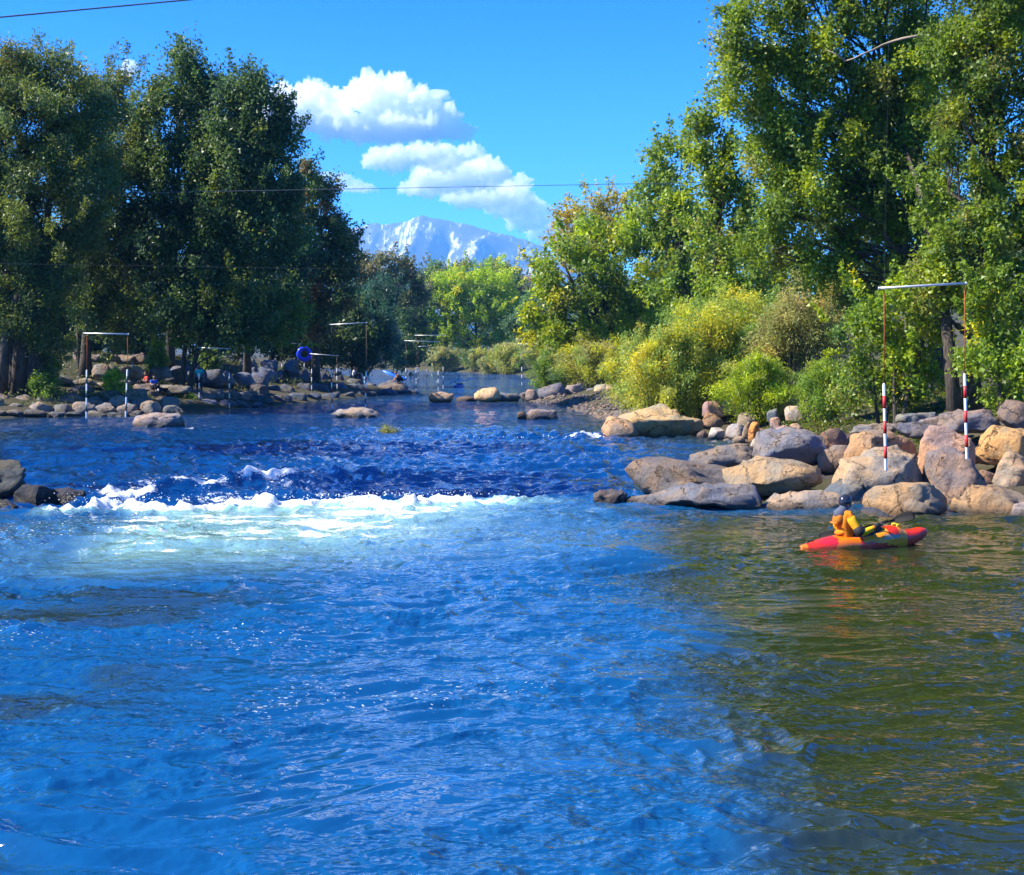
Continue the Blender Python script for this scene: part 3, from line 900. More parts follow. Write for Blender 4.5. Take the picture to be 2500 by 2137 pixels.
rock((1262, 1286, 1005, 1020), 63.5, 'small dark rock tip left of the low midstream slab', DARK, 'rocks in midstream', sub=3, sink=.5)
rock((1280, 1364, 998, 1020), 63.5, 'low dark slab in midstream left of the gravel beach', GREY, 'rocks in midstream', sub=3, sink=.4, rough=.09)
rock((326, 454, 1008, 1042), 57, 'low grey boulder in midstream near the left rock terraces', (.30, .27, .25), 'rocks in midstream', sub=4, sink=.4, rough=.08, p=9)
rock((804, 942, 996, 1018), 65.5, 'long low boulder in midstream below the middle slalom gate', (.28, .25, .24), 'rocks in midstream', sub=4, sink=.5, rough=.08, p=9)
LF = 'dark boulders at the left picture edge'
rock((-120, 76, 1122, 1212), 35.0, 'big dark smooth boulder at the left picture edge', (.10, .115, .11), LF, p=9)
rock((30, 142, 1188, 1256), 34.3, 'dark wet rock in front of the big left-edge boulder', (.06, .06, .07), LF)
rock((118, 212, 1192, 1244), 34.6, 'pointed dark rock where the foam line starts', (.07, .07, .085), LF)
rock((-60, 50, 1222, 1262), 33.2, 'low dark rock in the water in the lower left of the edge boulders', (.09, .095, .10), LF)

# terraces of the left bank: rows of single stones
ORD = ['first', 'second', 'third', 'fourth', 'fifth', 'sixth', 'seventh', 'eighth', 'ninth', 'tenth', 'eleventh', 'twelfth']
ROWS = [(-6, 1010, 330, 1011, 8, 46, 17, 65.4, 66.8, 'lowest row in the water of the left terrace', (.25, .22, .19), 0), (-14, 996, 425, 1001, 9, 56, 31, 67.2, 68.5, 'waterline row of the left terrace', (.36, .29, .22), 0), (-5, 975, 410, 984, 8, 56, 28, 69.0, 71, 'second row of the left terrace', (.30, .25, .20), 0),
        (-12, 953, 335, 962, 6, 64, 24, 72, 73, 'third row of the left terrace', (.33, .27, .22), 0), (140, 926, 420, 946, 5, 80, 17, 75, 77, 'flat ledge row above the left terrace', (.36, .30, .24), 1),
        (240, 904, 440, 910, 7, 42, 27, 77.5, 80, 'wall row behind the seated people', (.40, .32, .24), 0), (200, 868, 340, 876, 5, 46, 20, 81.5, 83, 'top row under the left trees', (.36, .27, .20), 0),
        (425, 985, 640, 989, 6, 46, 24, 75.0, 78, 'waterside row below the standing man', (.22, .22, .24), 0), (392, 958, 605, 968, 6, 46, 24, 80, 82, 'ledge row beside the standing man', (.26, .24, .23), 1),
        (440, 910, 630, 928, 6, 54, 34, 84.5, 90, 'boulder row behind the standing man', (.20, .21, .25), 0), (640, 976, 985, 961, 9, 50, 22, 81.5, 104, 'waterside row of the far embankment', (.17, .18, .21), 0),
        (628, 950, 940, 948, 9, 44, 26, 88, 109, 'second row of the far embankment', (.19, .20, .23), 0), (612, 915, 866, 928, 7, 44, 36, 93, 114, 'upper row of the far embankment', (.21, .21, .23), 0),
        (608, 886, 712, 892, 3, 38, 30, 97, 99, 'top row of the far embankment', (.19, .20, .22), 0)]
for ri, (xa, ya, xb, yb, n, w, hh, da, db, rn, c, flt) in enumerate(ROWS):
    rg = np.random.default_rng(300 + ri)
    for i in range(n):
        q = i / max(1, n - 1)
        cx, cyy, d = xa + (xb - xa) * q + rg.normal(0, 3), ya + (yb - ya) * q + rg.normal(0, 2), da + (db - da) * q
        ww, h2 = w * rg.uniform(.88, 1.22), hh * rg.uniform(.85, 1.2)
        cc = tuple(k * f * q2 for k, f, q2 in zip(c, (.66, .74, .84), (rg.uniform(.8, 1.22),) * 3))  # cool dark factor puts the bank's shade into the stone colour
        tone = 'pale' if sum(cc) > sum(c) * .80 else ('dark' if sum(cc) < sum(c) * .67 else 'mid-brown' if c[0] > c[2] * 1.15 else 'grey')
        shp = 'flat' if ww > 2.1 * h2 else ('squarish' if ww > 1.35 * h2 else 'rounded')
        rock((cx - ww / 2, cx + ww / 2, cyy - h2 / 2, cyy + h2 / 2), d, f'{tone} {shp} stone, {ORD[i]} from left in {rn}', cc, f'stones of the left bank, {rn}', sub=3, cuts=9, seed=4000 + ri * 40 + i,
             name='bank_stone', cat='stone', sink=.25, depth=1.0, p=20)
rock((955, 1036, 952, 968), 106, 'low flat rock at the very tip of the far dark embankment', (.16, .17, .2), 'stones of the left bank', sub=3, sink=.5)

# pebbles of the gravel beach and small shore stones: uncountable
def pebbles():
    rng = np.random.default_rng(8)
    iv, jf = ICO(1)
    V, Fc, b = [], [], 0
    def put(x, y, r):
        nonlocal b
        s = r * np.array((1.2, 1.0, .65)) * (.75 + .5 * rng.random(3))
        V.append(iv * s * (1 + .10 * rng.standard_normal((len(iv), 1))) + np.array((x, y, gz(x, y) + .2 * r)))
        Fc.append(jf + b); b += len(iv)
    for _ in range(900):
        y = rng.uniform(58, 92); x = float(right(np.array([y]))[0]) + abs(rng.normal(0, 1.6)) - .2
        put(x, y, rng.uniform(.05, .14))
    for _ in range(420):
        y = rng.uniform(56, 66); x = float(right(np.array([y]))[0]) + rng.uniform(-.1, 2.2)
        put(x, y, rng.uniform(.08, .2))
    for _ in range(320):
        y = rng.uniform(40, 50); x = float(right(np.array([y]))[0]) + rng.uniform(-.2, 3.0)
        put(x, y, rng.uniform(.05, .16))
    me = mesh_np('gravel', np.concatenate(V), np.concatenate(Fc), M_ROCK)
    set_attr(me, 'wet', np.zeros(len(me.vertices)))
    o = link('gravel', me, kind='stuff'); o.color = (.21, .185, .17, 1)  # pebble colour darkened to carry the shade on the beach
pebbles()

# ------------------------------------------------------------------ foliage
def leaf_mesh(name, C, L, Wd, N, A, colr, tri=False):
    """C centres, L length, Wd width, N normals, A long axes, colr per leaf"""
    A = A - N * np.sum(A * N, 1)[:, None]
    A /= np.linalg.norm(A, axis=1)[:, None] + 1e-9
    S = np.cross(N, A)
    L, Wd = L[:, None], Wd[:, None]
    n = len(C)
    if tri:
        V = np.stack([C + A * L * .55, C - A * L * .4 + S * Wd * .5, C - A * L * .4 - S * Wd * .5], 1).reshape(-1, 3)
        Fc = np.arange(3 * n).reshape(n, 3)
    else:
        V = np.stack([C + A * L * .5, C + S * Wd * .5 - A * L * .06, C - A * L * .5, C - S * Wd * .5 - A * L * .06], 1).reshape(-1, 3)
        Fc = np.arange(4 * n).reshape(n, 4)
    me = mesh_np(name, V, Fc, M_LEAF, False)
    a = me.attributes.new('leaf_color', 'FLOAT_COLOR', 'FACE')
    a.data.foreach_set('color', np.concatenate([np.clip(colr, 0.004, .7), np.ones((n, 1))], 1).astype(np.float32).ravel())
    return me

def unit(v): return v / (np.linalg.norm(v, axis=1)[:, None] + 1e-9)

def crown(name, lobes, leaf, cover, clump, pal, seed, parent, wid=.62, tri=False, vert=1.0, up=.35, spray=.16, shell=.5, gain=1.0):
    """lobes: (centre(3), radii(3)); pal: [(rgb, weight)...]. Returns clump centres for the limbs."""
    rng = np.random.default_rng(seed)
    cols = np.array([c for c, _ in pal]); wt = np.array([w for _, w in pal], float); wt /= wt.sum()
    Cs, Ls, Ns, As, Ks, tips = [], [], [], [], [], []
    la = leaf * leaf * wid * .5
    for c, r in lobes:
        area = math.pi * r[0] * r[2]
        n = int(1.5 * cover * area / la)
        nc = max(9, int(1.25 * area / clump ** 2))
        dr = unit(rng.standard_normal((nc, 3)))
        rad = shell + (1.0 - shell) * rng.random(nc) ** .6
        out = rng.random(nc) < spray
        rad = np.where(out, rng.uniform(1.0, 1.22, nc), rad)
        cc = c + dr * rad[:, None] * r
        # holes where the crown is thin
        hole = fbm3(cc / (clump * 3.2) + seed, seed, 2)
        keep = hole > -.85
        if keep.sum() < 5: keep[:] = True
        cc, out = cc[keep], out[keep]
        nc = len(cc)
        w = rng.uniform(.4, 1.0, nc) * np.where(out, .35, 1.0)
        idx = rng.choice(nc, n, p=w / w.sum())
        ci = rng.choice(len(cols), nc, p=wt)
        # neighbours share their tint
        pn = fbm3(cc / (clump * 4) + 3 * seed, seed + 5, 2)
        cl = cols[ci] * (1 + .22 * pn)[:, None]
        sg = clump * np.where(out, .30, .44) * rng.uniform(.7, 1.25, nc)
        off = rng.standard_normal((n, 3)) * sg[idx][:, None] * np.array((1, 1, vert))
        P = cc[idx] + off
        ro = out[idx]
        far = rng.random(n) ** .8 * 1.9 * clump
        P = P + (unit(dr[keep][idx] + np.array((0, 0, .9))) * far[:, None] - off * .45) * ro[:, None]
        P[:, 2] -= .10 * np.linalg.norm(off[:, :2], axis=1)
        Cs.append(P)
        Ls.append(leaf * rng.uniform(.65, 1.3, n))
        Ns.append(unit(rng.standard_normal((n, 3)) + np.array((0, 0, up)) + .35 * unit(cc[idx] - c)))
        As.append(rng.standard_normal((n, 3)) + np.array((0, 0, -.4 if vert <= 1 else .8)))
        Ks.append(gain * cl[idx] * (1 + .20 * rng.standard_normal((n, 1))))
        tips.append(cc[~out] if (~out).any() else cc)
    C, L, N, A, K = (np.concatenate(q) for q in (Cs, Ls, Ns, As, Ks))
    o = link(name, leaf_mesh(name, C, L, L * wid, N, A, K, tri), parent)
    return o, tips, len(C)

TOTAL = [0]
def tree(name, label, base, lobes_px, d, leaf, cover, clump, pal, seed, trunk_r=.3, top=None, group='trees of the left bank', limbs=2, twin=False, cat='tree', bd=None, **kw):
    """lobes_px: (px, py, rx, ry[, d]) masses of the crown as they show in the photo, each at its own distance"""
    rng = np.random.default_rng(seed + 1000)
    b = np.array((*at(base[0], base[1], bd or d)[:2], 0.0))
    b[2] = gz(b[0], b[1]) - .1
    0 and print('TREE', label[:40], 'gz', round(float(b[2]),2), 'photo base', round(float(at(base[0],base[1],d)[2]),2))
    root = empty(name, b)
    LB = []
    for q in lobes_px:
        dd = (q[4] if len(q) > 4 else d) + rng.normal(0, .02) * d * .3
        k = dd / F
        c = at(q[0], q[1], dd) - b
        rx, rz = q[2] * k, q[3] * k
        LB.append((c, np.array((rx, .85 * (rx + min(rx, rz)) / 2, rz))))
    o, tips, n = crown('crown', LB, leaf, cover, clump, pal, seed, root, **kw)
    TOTAL[0] += n
    g = Geo()
    zt = max(c[2] for c, r in LB)
    cen = np.mean([c for c, r in LB], axis=0)
    stems = []
    for sgn in ((-1, 1) if twin else (0,)):
        tp = np.array((cen[0] + sgn * .12 * zt, cen[1], zt * .8)) if top is None else np.array(top[max(0, sgn)] if twin else top)
        p = bez((sgn * trunk_r * .7, 0, 0), (tp[0] * .2 + sgn * trunk_r, tp[1] * .2, tp[2] * .5), tp, 12)
        p += np.cumsum(rng.normal(0, trunk_r * .16, p.shape), 0) * np.array((1, 1, 0))
        r = trunk_r * (1 - .82 * np.linspace(0, 1, 12) ** .8)
        r[0] *= 1.45; r[1] *= 1.12
        g.tube(p, r, 9)
        stems.append((p, r))
    for (c, rr), tp in zip(LB, tips):
        for j in range(limbs):
            p, r = stems[rng.integers(len(stems))]
            e = tp[rng.integers(len(tp))]
            i = int(np.clip(np.searchsorted(p[:, 2], e[2] * rng.uniform(.35, .7)), 2, 10))
            s = p[i]
            mid = s * .45 + e * .55 + np.array((0, 0, .12 * np.linalg.norm(e - s)))
            q = bez(s, mid, e, 8)
            q[1:-1] += rng.normal(0, .025 * np.linalg.norm(e - s), (6, 3))
            g.tube(q, min(r[i] * .5, trunk_r * .32) * (1 - .85 * np.linspace(0, 1, 8)), 5, False)
            for _ in range(2):
                e2 = tp[rng.integers(len(tp))]
                if np.linalg.norm(e2 - q[5]) < 1.3 * max(rr):
                    g.tube(bez(q[4], (q[5] + e2) / 2 + np.array((0, 0, .2)), e2, 5), trunk_r * .07 * (1 - .8 * np.linspace(0, 1, 5)), 4, False)
    g.build('trunk', M_BARK, root)
    tag(root, label, cat, group)
    return root

def bush(name, label, px, py, wpx, toppx, d, n_stem, leaf, cover, pal, seed, group='bushes of the right bank', wid=.26, stem_col=None, squash=.8, bare=.06, gain=2.35, cat='bush'):
    rng = np.random.default_rng(seed + 2000)
    b = at(px, py, d); b[2] = gz(b[0], b[1]) - .05
    root = empty(name, b)
    k = d / F
    rx = wpx * k * 1.18
    hz_ = at(px, toppx, d)[2] - b[2]
    0 and print('BUSH', label[:40], 'gz', round(float(b[2]),2), 'photo base', round(float(at(px,py,d)[2]),2), 'h', round(float(hz_),2))
    hz_ = max(hz_, .3)
    g = Geo()
    Cs, As, Ks = [], [], []
    cols = np.array([c for c, _ in pal]); wt = np.array([w for _, w in pal], float); wt /= wt.sum()
    la = leaf * leaf * wid * .5
    nleaf = int(1.45 * cover * math.pi * rx * hz_ * .6 / la / n_stem)
    for i in range(n_stem):
        az = rng.uniform(0, 6.283)
        rr = rng.random() ** .6
        s = np.array((math.cos(az) * rx * .35 * rr, math.sin(az) * rx * .28 * rr, 0))
        out = rng.uniform(.15, 1.0) * rr ** .35
        e = np.array((math.cos(az) * rx * out, math.sin(az) * rx * squash * out, hz_ * math.sqrt(max(.02, 1 - .97 * out * out)) * rng.uniform(.8, 1.06)))
        if rng.random() < .13:
            e = e * rng.uniform(1.10, 1.28)
        mid = s + (e - s) * np.array((.35, .35, .85)) + np.array((0, 0, .12 * hz_))
        P = bez(s, mid, e, 9)
        P[-1, 2] -= .05 * hz_ * out
        if i % 4 == 0:
            g.tube(P, np.linspace(.022, .005, 9) * (1 + .4 * (hz_ > 3)), 3, False)
        tt = bare + (1 - bare) * rng.random(nleaf) ** .7
        f = tt * 8
        i0 = np.minimum(f.astype(int), 7)
        fr = (f - i0)[:, None]
        C = P[i0] * (1 - fr) + P[i0 + 1] * fr
        T = P[i0 + 1] - P[i0]
        C = C + rng.standard_normal((nleaf, 3)) * (.055 * rx + .10) * (1.15 - .6 * tt)[:, None]
        Cs.append(C)
        As.append(unit(T) + .55 * rng.standard_normal((nleaf, 3)) + np.array((0, 0, -.1)))
        cl = cols[rng.choice(len(cols), p=wt)]
        Ks.append(gain * cl * (1 + .22 * rng.standard_normal((nleaf, 1))))
    C, A, K = np.concatenate(Cs), np.concatenate(As), np.concatenate(Ks)
    pn = fbm3(C / (rx * .45) + seed, seed, 2)
    K = K * (1 + .18 * pn)[:, None] * np.stack([1 + .14 * np.maximum(pn, 0), np.ones_like(pn), 1 - .2 * np.abs(pn)], 1)
    n = len(C)
    N = unit(rng.standard_normal((n, 3)) + np.array((0, 0, .5)))
    L = leaf * rng.uniform(.65, 1.3, n)
    TOTAL[0] += n
    link('foliage', leaf_mesh('foliage', C, L, L * wid, N, A, K, True), root)
    g.build('stems', stem_col or M_BARK, root)
    tag(root, label, cat, group)
    return root

# palettes (reflectance of single leaves)
OLIVE = [((.080, .105, .022), 3), ((.055, .082, .024), 3), ((.12, .125, .022), 1.2), ((.060, .095, .032), 2)]
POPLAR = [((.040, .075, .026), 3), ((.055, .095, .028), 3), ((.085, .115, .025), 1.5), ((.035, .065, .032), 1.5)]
MAPLE = [((.075, .125, .022), 3), ((.055, .095, .022), 2), ((.12, .16, .02), 1.2)]
COTTON = [((.105, .150, .018), 4), ((.075, .115, .018), 3), ((.150, .185, .018), 1.5), ((.13, .14, .03), 1)]
GOLD = [((.21, .165, .02), 3), ((.16, .145, .025), 2), ((.15, .16, .025), 2)]
LIME = [((.15, .20, .016), 3), ((.10, .15, .016), 3), ((.24, .24, .016), 1.6)]
TEAL = [((.035, .085, .055), 3), ((.030, .065, .042), 2)]
DULL = [((.075, .085, .035), 3), ((.105, .10, .04), 2), ((.055, .075, .03), 2)]
WILLOW = [((.15, .165, .035), 3), ((.21, .22, .025), 2.2), ((.11, .155, .035), 2.6), ((.26, .23, .025), .9)]
SAGE = [((.15, .16, .06), 3), ((.19, .175, .05), 2), ((.11, .125, .045), 2)]
BRWN = [((.12, .11, .045), 2), ((.14, .13, .045), 2), ((.10, .11, .035), 2)]
# ------------------------------------------------------------------ trees, left bank
tree('willow_tree', 'loose olive willow filling the upper left corner of the picture', (50, 890), [(60, 330, 170, 170), (-70, 450, 180, 250), (120, 520, 160, 160), (30, 690, 150, 130), (165, 270, 100, 110), (30, 175, 75, 70), (112, 190, 60, 66),
     (-60, 240, 120, 110), (215, 330, 70, 110), (40, 135, 26, 34), (95, 158, 24, 34)], 71, .20, 3.6, .85, OLIVE, 11, .42, twin=True, tri=True, gain=1.75, wid=.4, spray=.24, shell=.4)
tree('willow_tree', 'thin-topped olive willow between the corner willow and the tallest poplar', (205, 868), [(255, 330, 100, 140), (240, 225, 55, 55), (285, 215, 40, 42), (225, 480, 100, 130), (320, 440, 80, 130), (290, 600, 120, 130), (200, 640, 90, 110), (300, 760, 110, 70)],
     79, .21, 3.6, .85, OLIVE, 12, .34, tri=True, gain=1.75, wid=.4, spray=.22, shell=.4)
tree('poplar_tree', 'tallest dark poplar of the left bank with a narrow pointed top', (420, 872), [(445, 190, 44, 84), (445, 130, 22, 34), (405, 290, 80, 95), (500, 300, 95, 105), (420, 440, 115, 150), (545, 255, 60, 64), (375, 240, 36, 50), (400, 600, 110, 110),
     (510, 430, 100, 120), (430, 740, 90, 80), (530, 760, 80, 70)], 78, leaf=.22, cover=4.2, clump=.80, pal=POPLAR, seed=13, trunk_r=.34, bd=86, tri=True, gain=1.75, vert=1.5, wid=.6, spray=.22)
tree('poplar_tree', 'dark poplar with spiky sprays leaning towards the big cloud', (600, 880), [(595, 260, 78, 80), (645, 300, 52, 95), (688, 300, 22, 46), (700, 350, 26, 60), (640, 430, 90, 120), (560, 420, 90, 120), (600, 560, 120, 130), (665, 570, 90, 140), (560, 215, 24, 34),
     (620, 205, 22, 34), (590, 730, 100, 80)], 77, .22, 4.4, .75, POPLAR, 14, .30, bd=92, tri=True, gain=1.75, vert=1.5, wid=.6, spray=.26)
tree('maple_tree', 'fresh green broad-leaved tree in the middle of the left bank, pale twin stems', (450, 892), [(555, 500, 85, 95), (490, 620, 95, 100), (590, 670, 100, 110), (450, 750, 75, 66), (690, 770, 80, 70), (620, 790, 90, 60), (440, 800, 50, 46), (520, 540, 60, 60)],
     79, .20, 3.2, .62, MAPLE, 15, .20, twin=True, tri=True, gain=1.75, wid=.75, spray=.18)
tree('cottonwood_tree', 'dark tree with a brownish crest where the left trees step down', (770, 895), [(735, 460, 66, 66), (785, 480, 42, 64), (770, 590, 76, 100), (822, 620, 44, 80), (735, 720, 100, 110), (828, 700, 42, 80), (700, 560, 70, 100), (830, 545, 18, 30), (852, 650, 16, 40)],
     101, .25, 4.2, .85, POPLAR + [((.13, .09, .03), 2.0)], 16, .36, tri=True, gain=1.75, wid=.6, spray=.22)
tree('willow_tree', 'rounded blue-green willow overhanging the water behind the middle gate', (860, 900), [(895, 790, 80, 85), (930, 735, 48, 56), (865, 850, 66, 52), (860, 740, 50, 60), (920, 850, 60, 46)], 124, .28, 4.4, .8, TEAL, 17, .3, tri=True, gain=1.75, wid=.35, shell=.6)
tree('far_tree', 'dull green tree with rusty tips, left below the mountain peak', (870, 898), [(930, 680, 66, 50), (985, 690, 46, 46), (885, 665, 46, 44), (905, 720, 50, 40), (1010, 715, 34, 40), (950, 640, 40, 20)], 168, .36, 4.2, 1.2, DULL, 18, .35, tri=True, gain=1.75)
tree('far_tree', 'dark shaded tree at the river bend left of the yellow-green tree', (890, 900), [(975, 800, 46, 70), (1000, 860, 60, 40), (940, 850, 50, 44), (1010, 790, 30, 50)], 196, .40, 4.6, 1.2, POPLAR, 19, .35, tri=True, gain=1.75)
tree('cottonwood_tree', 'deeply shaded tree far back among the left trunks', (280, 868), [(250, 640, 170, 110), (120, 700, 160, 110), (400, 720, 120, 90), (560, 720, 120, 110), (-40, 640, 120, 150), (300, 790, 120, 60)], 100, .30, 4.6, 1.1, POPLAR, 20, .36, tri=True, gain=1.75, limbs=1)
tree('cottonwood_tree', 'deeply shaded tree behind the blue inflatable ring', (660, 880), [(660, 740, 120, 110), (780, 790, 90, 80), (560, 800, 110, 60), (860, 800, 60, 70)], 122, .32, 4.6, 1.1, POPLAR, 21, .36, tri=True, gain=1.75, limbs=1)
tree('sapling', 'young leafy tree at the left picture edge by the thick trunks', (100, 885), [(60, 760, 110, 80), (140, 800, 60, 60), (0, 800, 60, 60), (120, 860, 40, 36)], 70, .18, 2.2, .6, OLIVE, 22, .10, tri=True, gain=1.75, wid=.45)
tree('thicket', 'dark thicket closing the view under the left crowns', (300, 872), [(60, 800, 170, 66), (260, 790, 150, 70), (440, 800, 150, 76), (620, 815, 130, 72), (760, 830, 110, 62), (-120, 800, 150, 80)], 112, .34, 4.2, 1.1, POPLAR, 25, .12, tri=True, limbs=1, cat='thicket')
# trees just upstream on the near left bank, beside the picture: they shade the chute and mirror in the pool
tree('cottonwood_tree', 'tall cottonwood on the near left bank beside the dark boulders', (-330, 1000), [(-330, 150, 180, 240), (-320, -150, 170, 230)], 42, .26, 3.4, .9, COTTON, 23, .4, tri=True, gain=1.75, limbs=1, spray=.1)
tree('cottonwood_tree', 'broad cottonwood on the near left bank downstream of the boulders', (-620, 1080), [(-600, -330, 230, 250), (-580, -430, 200, 200), (-640, -180, 170, 150)], 35.5, .26, 2.8, .9, COTTON, 24, .4, tri=True, gain=1.75, limbs=1, spray=.1)
# bare thick trunks under the left crowns
def bare_trunk(label, pts, rad, d, name='tree_trunk', col=None):
    P = np.array([at(px, py, d) for px, py in pts])
    b = P[0].copy(); b[2] = gz(b[0], b[1]) - .1
    P[0] = b
    o = Geo().tube(P - b, rad, 10).build(name, col or M_BARK)
    o.location = tuple(b)
    return tag(o, label, 'tree trunk', 'trunks under the left trees')
bare_trunk('thick dark trunk third from the left picture edge', [(75, 905), (82, 850), (78, 800), (90, 740)], [.42, .36, .33, .28], 70.5)
bare_trunk('thick dark trunk pressed against the leaning one', [(45, 908), (50, 850), (58, 800), (50, 730)], [.44, .38, .34, .28], 70.2)
bare_trunk('leaning trunk at the very left picture edge', [(2, 905), (12, 850), (22, 790), (45, 720)], [.30, .26, .24, .2], 69.5)
bare_trunk('slender sunlit trunk behind the left slalom gate', [(196, 862), (192, 830), (190, 790), (186, 740)], [.16, .13, .12, .1], 80)

# ------------------------------------------------------------------ middle distance
MG = 'trees at the river bend'
tree('round_tree', 'broad yellow-green tree in the centre at the river bend below the mountain', (1165, 890), [(1150, 722, 90, 74), (1080, 755, 80, 72), (1018, 775, 52, 50), (1215, 732, 76, 74), (1150, 800, 120, 62), (1040, 825, 66, 46), (1250, 795, 44, 56), (1110, 690, 50, 36), (1190, 690, 60, 34)],
     264, .46, 3.6, 1.2, LIME, 31, .5, twin=True, tri=True, gain=2.4, group=MG, limbs=3, spray=.22)
tree('far_tree', 'darker green tree behind the centre tree, rising below the peak', (1090, 880), [(1085, 672, 46, 34), (1130, 668, 34, 26), (1050, 690, 40, 30), (1180, 665, 44, 26), (1100, 700, 80, 40)], 285, .5, 4.0, 1.4, MAPLE + DULL, 32, .45, tri=True, gain=2.4, group=MG)
tree('far_tree', 'feathery green tree behind the centre tree, on its right', (1250, 880), [(1240, 685, 46, 34), (1215, 665, 30, 26), (1270, 720, 40, 36), (1230, 740, 60, 50)], 285, .5, 4.0, 1.3, DULL + MAPLE, 33, .45, tri=True, gain=2.4, group=MG)
tree('far_tree', 'small rusty brown tree against the mountain foot', (1290, 870), [(1290, 692, 17, 16), (1288, 715, 24, 22), (1300, 740, 30, 28)], 330, .5, 3.6, 1.1, [((.20, .12, .07), 3), ((.16, .12, .06), 2)], 34, .3, tri=True, gain=2.4, group=MG)
tree('far_tree', 'dark green tree between the rusty one and the right-hand woods', (1310, 880), [(1310, 770, 40, 50), (1275, 800, 40, 50), (1320, 830, 40, 50), (1335, 740, 30, 36)], 215, .42, 4.2, 1.2, POPLAR, 35, .35, tri=True, gain=2.4, group=MG)
tree('far_tree', 'low dull tree filling the gap left of the centre tree', (1010, 890), [(1010, 740, 40, 40), (1040, 720, 36, 34), (985, 770, 34, 44)], 262, .46, 4.2, 1.3, DULL, 36, .35, tri=True, gain=2.4, group=MG)

# ------------------------------------------------------------------ trees, right bank
RG = 'trees of the right bank'
tree('autumn_tree', 'gold-brown autumn tree standing against the cloud, right of the mountain', (1420, 880), [(1395, 545, 46, 50), (1440, 520, 44, 42), (1375, 610, 36, 50), (1500, 520, 60, 44), (1480, 500, 34, 24), (1420, 600, 50, 50), (1545, 505, 40, 34)], 122, .30, 2.6, .9, GOLD, 41, .3, tri=True, gain=2.0, group=RG, limbs=3, spray=.25)
tree('broadleaf_tree', 'wide bright green tree with a yellow skirt, right of the river bend', (1480, 905), [(1470, 600, 95, 80), (1395, 680, 90, 90), (1560, 640, 90, 100), (1335, 750, 50, 66), (1440, 780, 120, 80), (1300, 790, 28, 40), (1570, 555, 60, 54), (1550, 790, 110, 80), (1350, 820, 60, 40), (1330, 690, 24, 46), (1316, 640, 12, 30)],
     93, .24, 3.8, .8, COTTON + LIME, 42, .36, twin=True, gain=2.0, group=RG, limbs=3, tri=True, wid=.8)
tree('poplar_tree', 'slender poplar with an arching left side between the wide tree and the giants', (1690, 900), [(1625, 395, 50, 50), (1590, 440, 40, 52), (1665, 370, 34, 50), (1680, 480, 70, 90), (1625, 520, 50, 60), (1700, 620, 80, 110), (1660, 740, 70, 80)],
     79, .22, 3.6, .75, COTTON + MAPLE, 43, .28, gain=2.0, group=RG, limbs=3, tri=True, wid=.8, spray=.22)
tree('cottonwood_tree', 'young cottonwood with two bare-tipped leaders against the sky', (1755, 905), [(1715, 330, 26, 70), (1688, 285, 9, 34), (1745, 250, 26, 34), (1740, 400, 60, 90), (1780, 540, 100, 120), (1790, 680, 100, 90), (1730, 760, 60, 70)],
     60, .17, 3.8, .6, COTTON, 44, .26, gain=2.0, group=RG, limbs=3, wid=.8, vert=1.3, spray=.22)
g1 = tree('cottonwood_tree', 'giant cottonwood whose crown fills the upper right of the picture', (2300, 985), [(1835, 70, 85, 110), (1825, 205, 75, 90), (1890, -80, 130, 130), (1935, 265, 110, 120), (2030, 120, 120, 140), (2080, -120, 190, 150), (2050, 385, 130, 140), (1945, 480, 100, 110),
     (2140, 430, 100, 120), (2150, 590, 90, 80), (2000, 610, 90, 80), (2190, 250, 90, 140), (1905, 380, 80, 90), (2240, 130, 80, 100), (2262, 480, 66, 60, 43.0), (2305, 640, 60, 60, 41.8), (2050, -340, 230, 160), (1930, -300, 130, 130), (1880, 600, 70, 60), (2200, -420, 200, 180)],
     48, .132, 4.6, .62, COTTON, 45, .30, gain=1.75, group=RG, limbs=4, wid=.85, tri=True, spray=.16, top=(-2.4, 3.0, 16.5))
g2 = tree('cottonwood_tree', 'giant cottonwood at the right picture edge, nearest of the tall trees', (2368, 985), [(2425, 110, 120, 150), (2375, 330, 90, 130), (2470, 480, 110, 160), (2390, 590, 90, 100), (2480, 700, 80, 100), (2440, -180, 190, 200), (2610, 20, 150, 280), (2600, 420, 140, 230), (2420, -440, 200, 170),
     (2330, 120, 60, 110), (2290, 690, 60, 60)], 42, .122, 4.6, .56, COTTON, 46, .28, gain=1.75, group=RG, limbs=4, wid=.85, tri=True, top=(1.0, .8, 13.5))
# the pale bare limb that shows across the giant crown
P = np.array([at(px, py, 45.0 + .25 * math.sin(px * .05)) for px, py in [(2300, 92), (2272, 88), (2252, 87), (2235, 89), (2205, 94), (2180, 101), (2155, 110), (2130, 123), (2105, 133), (2085, 143), (2062, 150)]]) - np.array(g1.location)
Geo().tube(P, np.linspace(.060, .022, 11), 8).build('bare_limb', mat_plain('pale_bark', (.36, .28, .21), .8, .2, .2, 9, .4), g1, label='pale leafless limb arching across the crown')
P = np.array([at(px, py, 44.8) for px, py in [(2066, 150), (2040, 132), (2018, 122)]]) - np.array(g1.location)
Geo().tube(P, [.028, .02, .01], 6).build('bare_limb', bpy.data.materials['pale_bark'], g1)
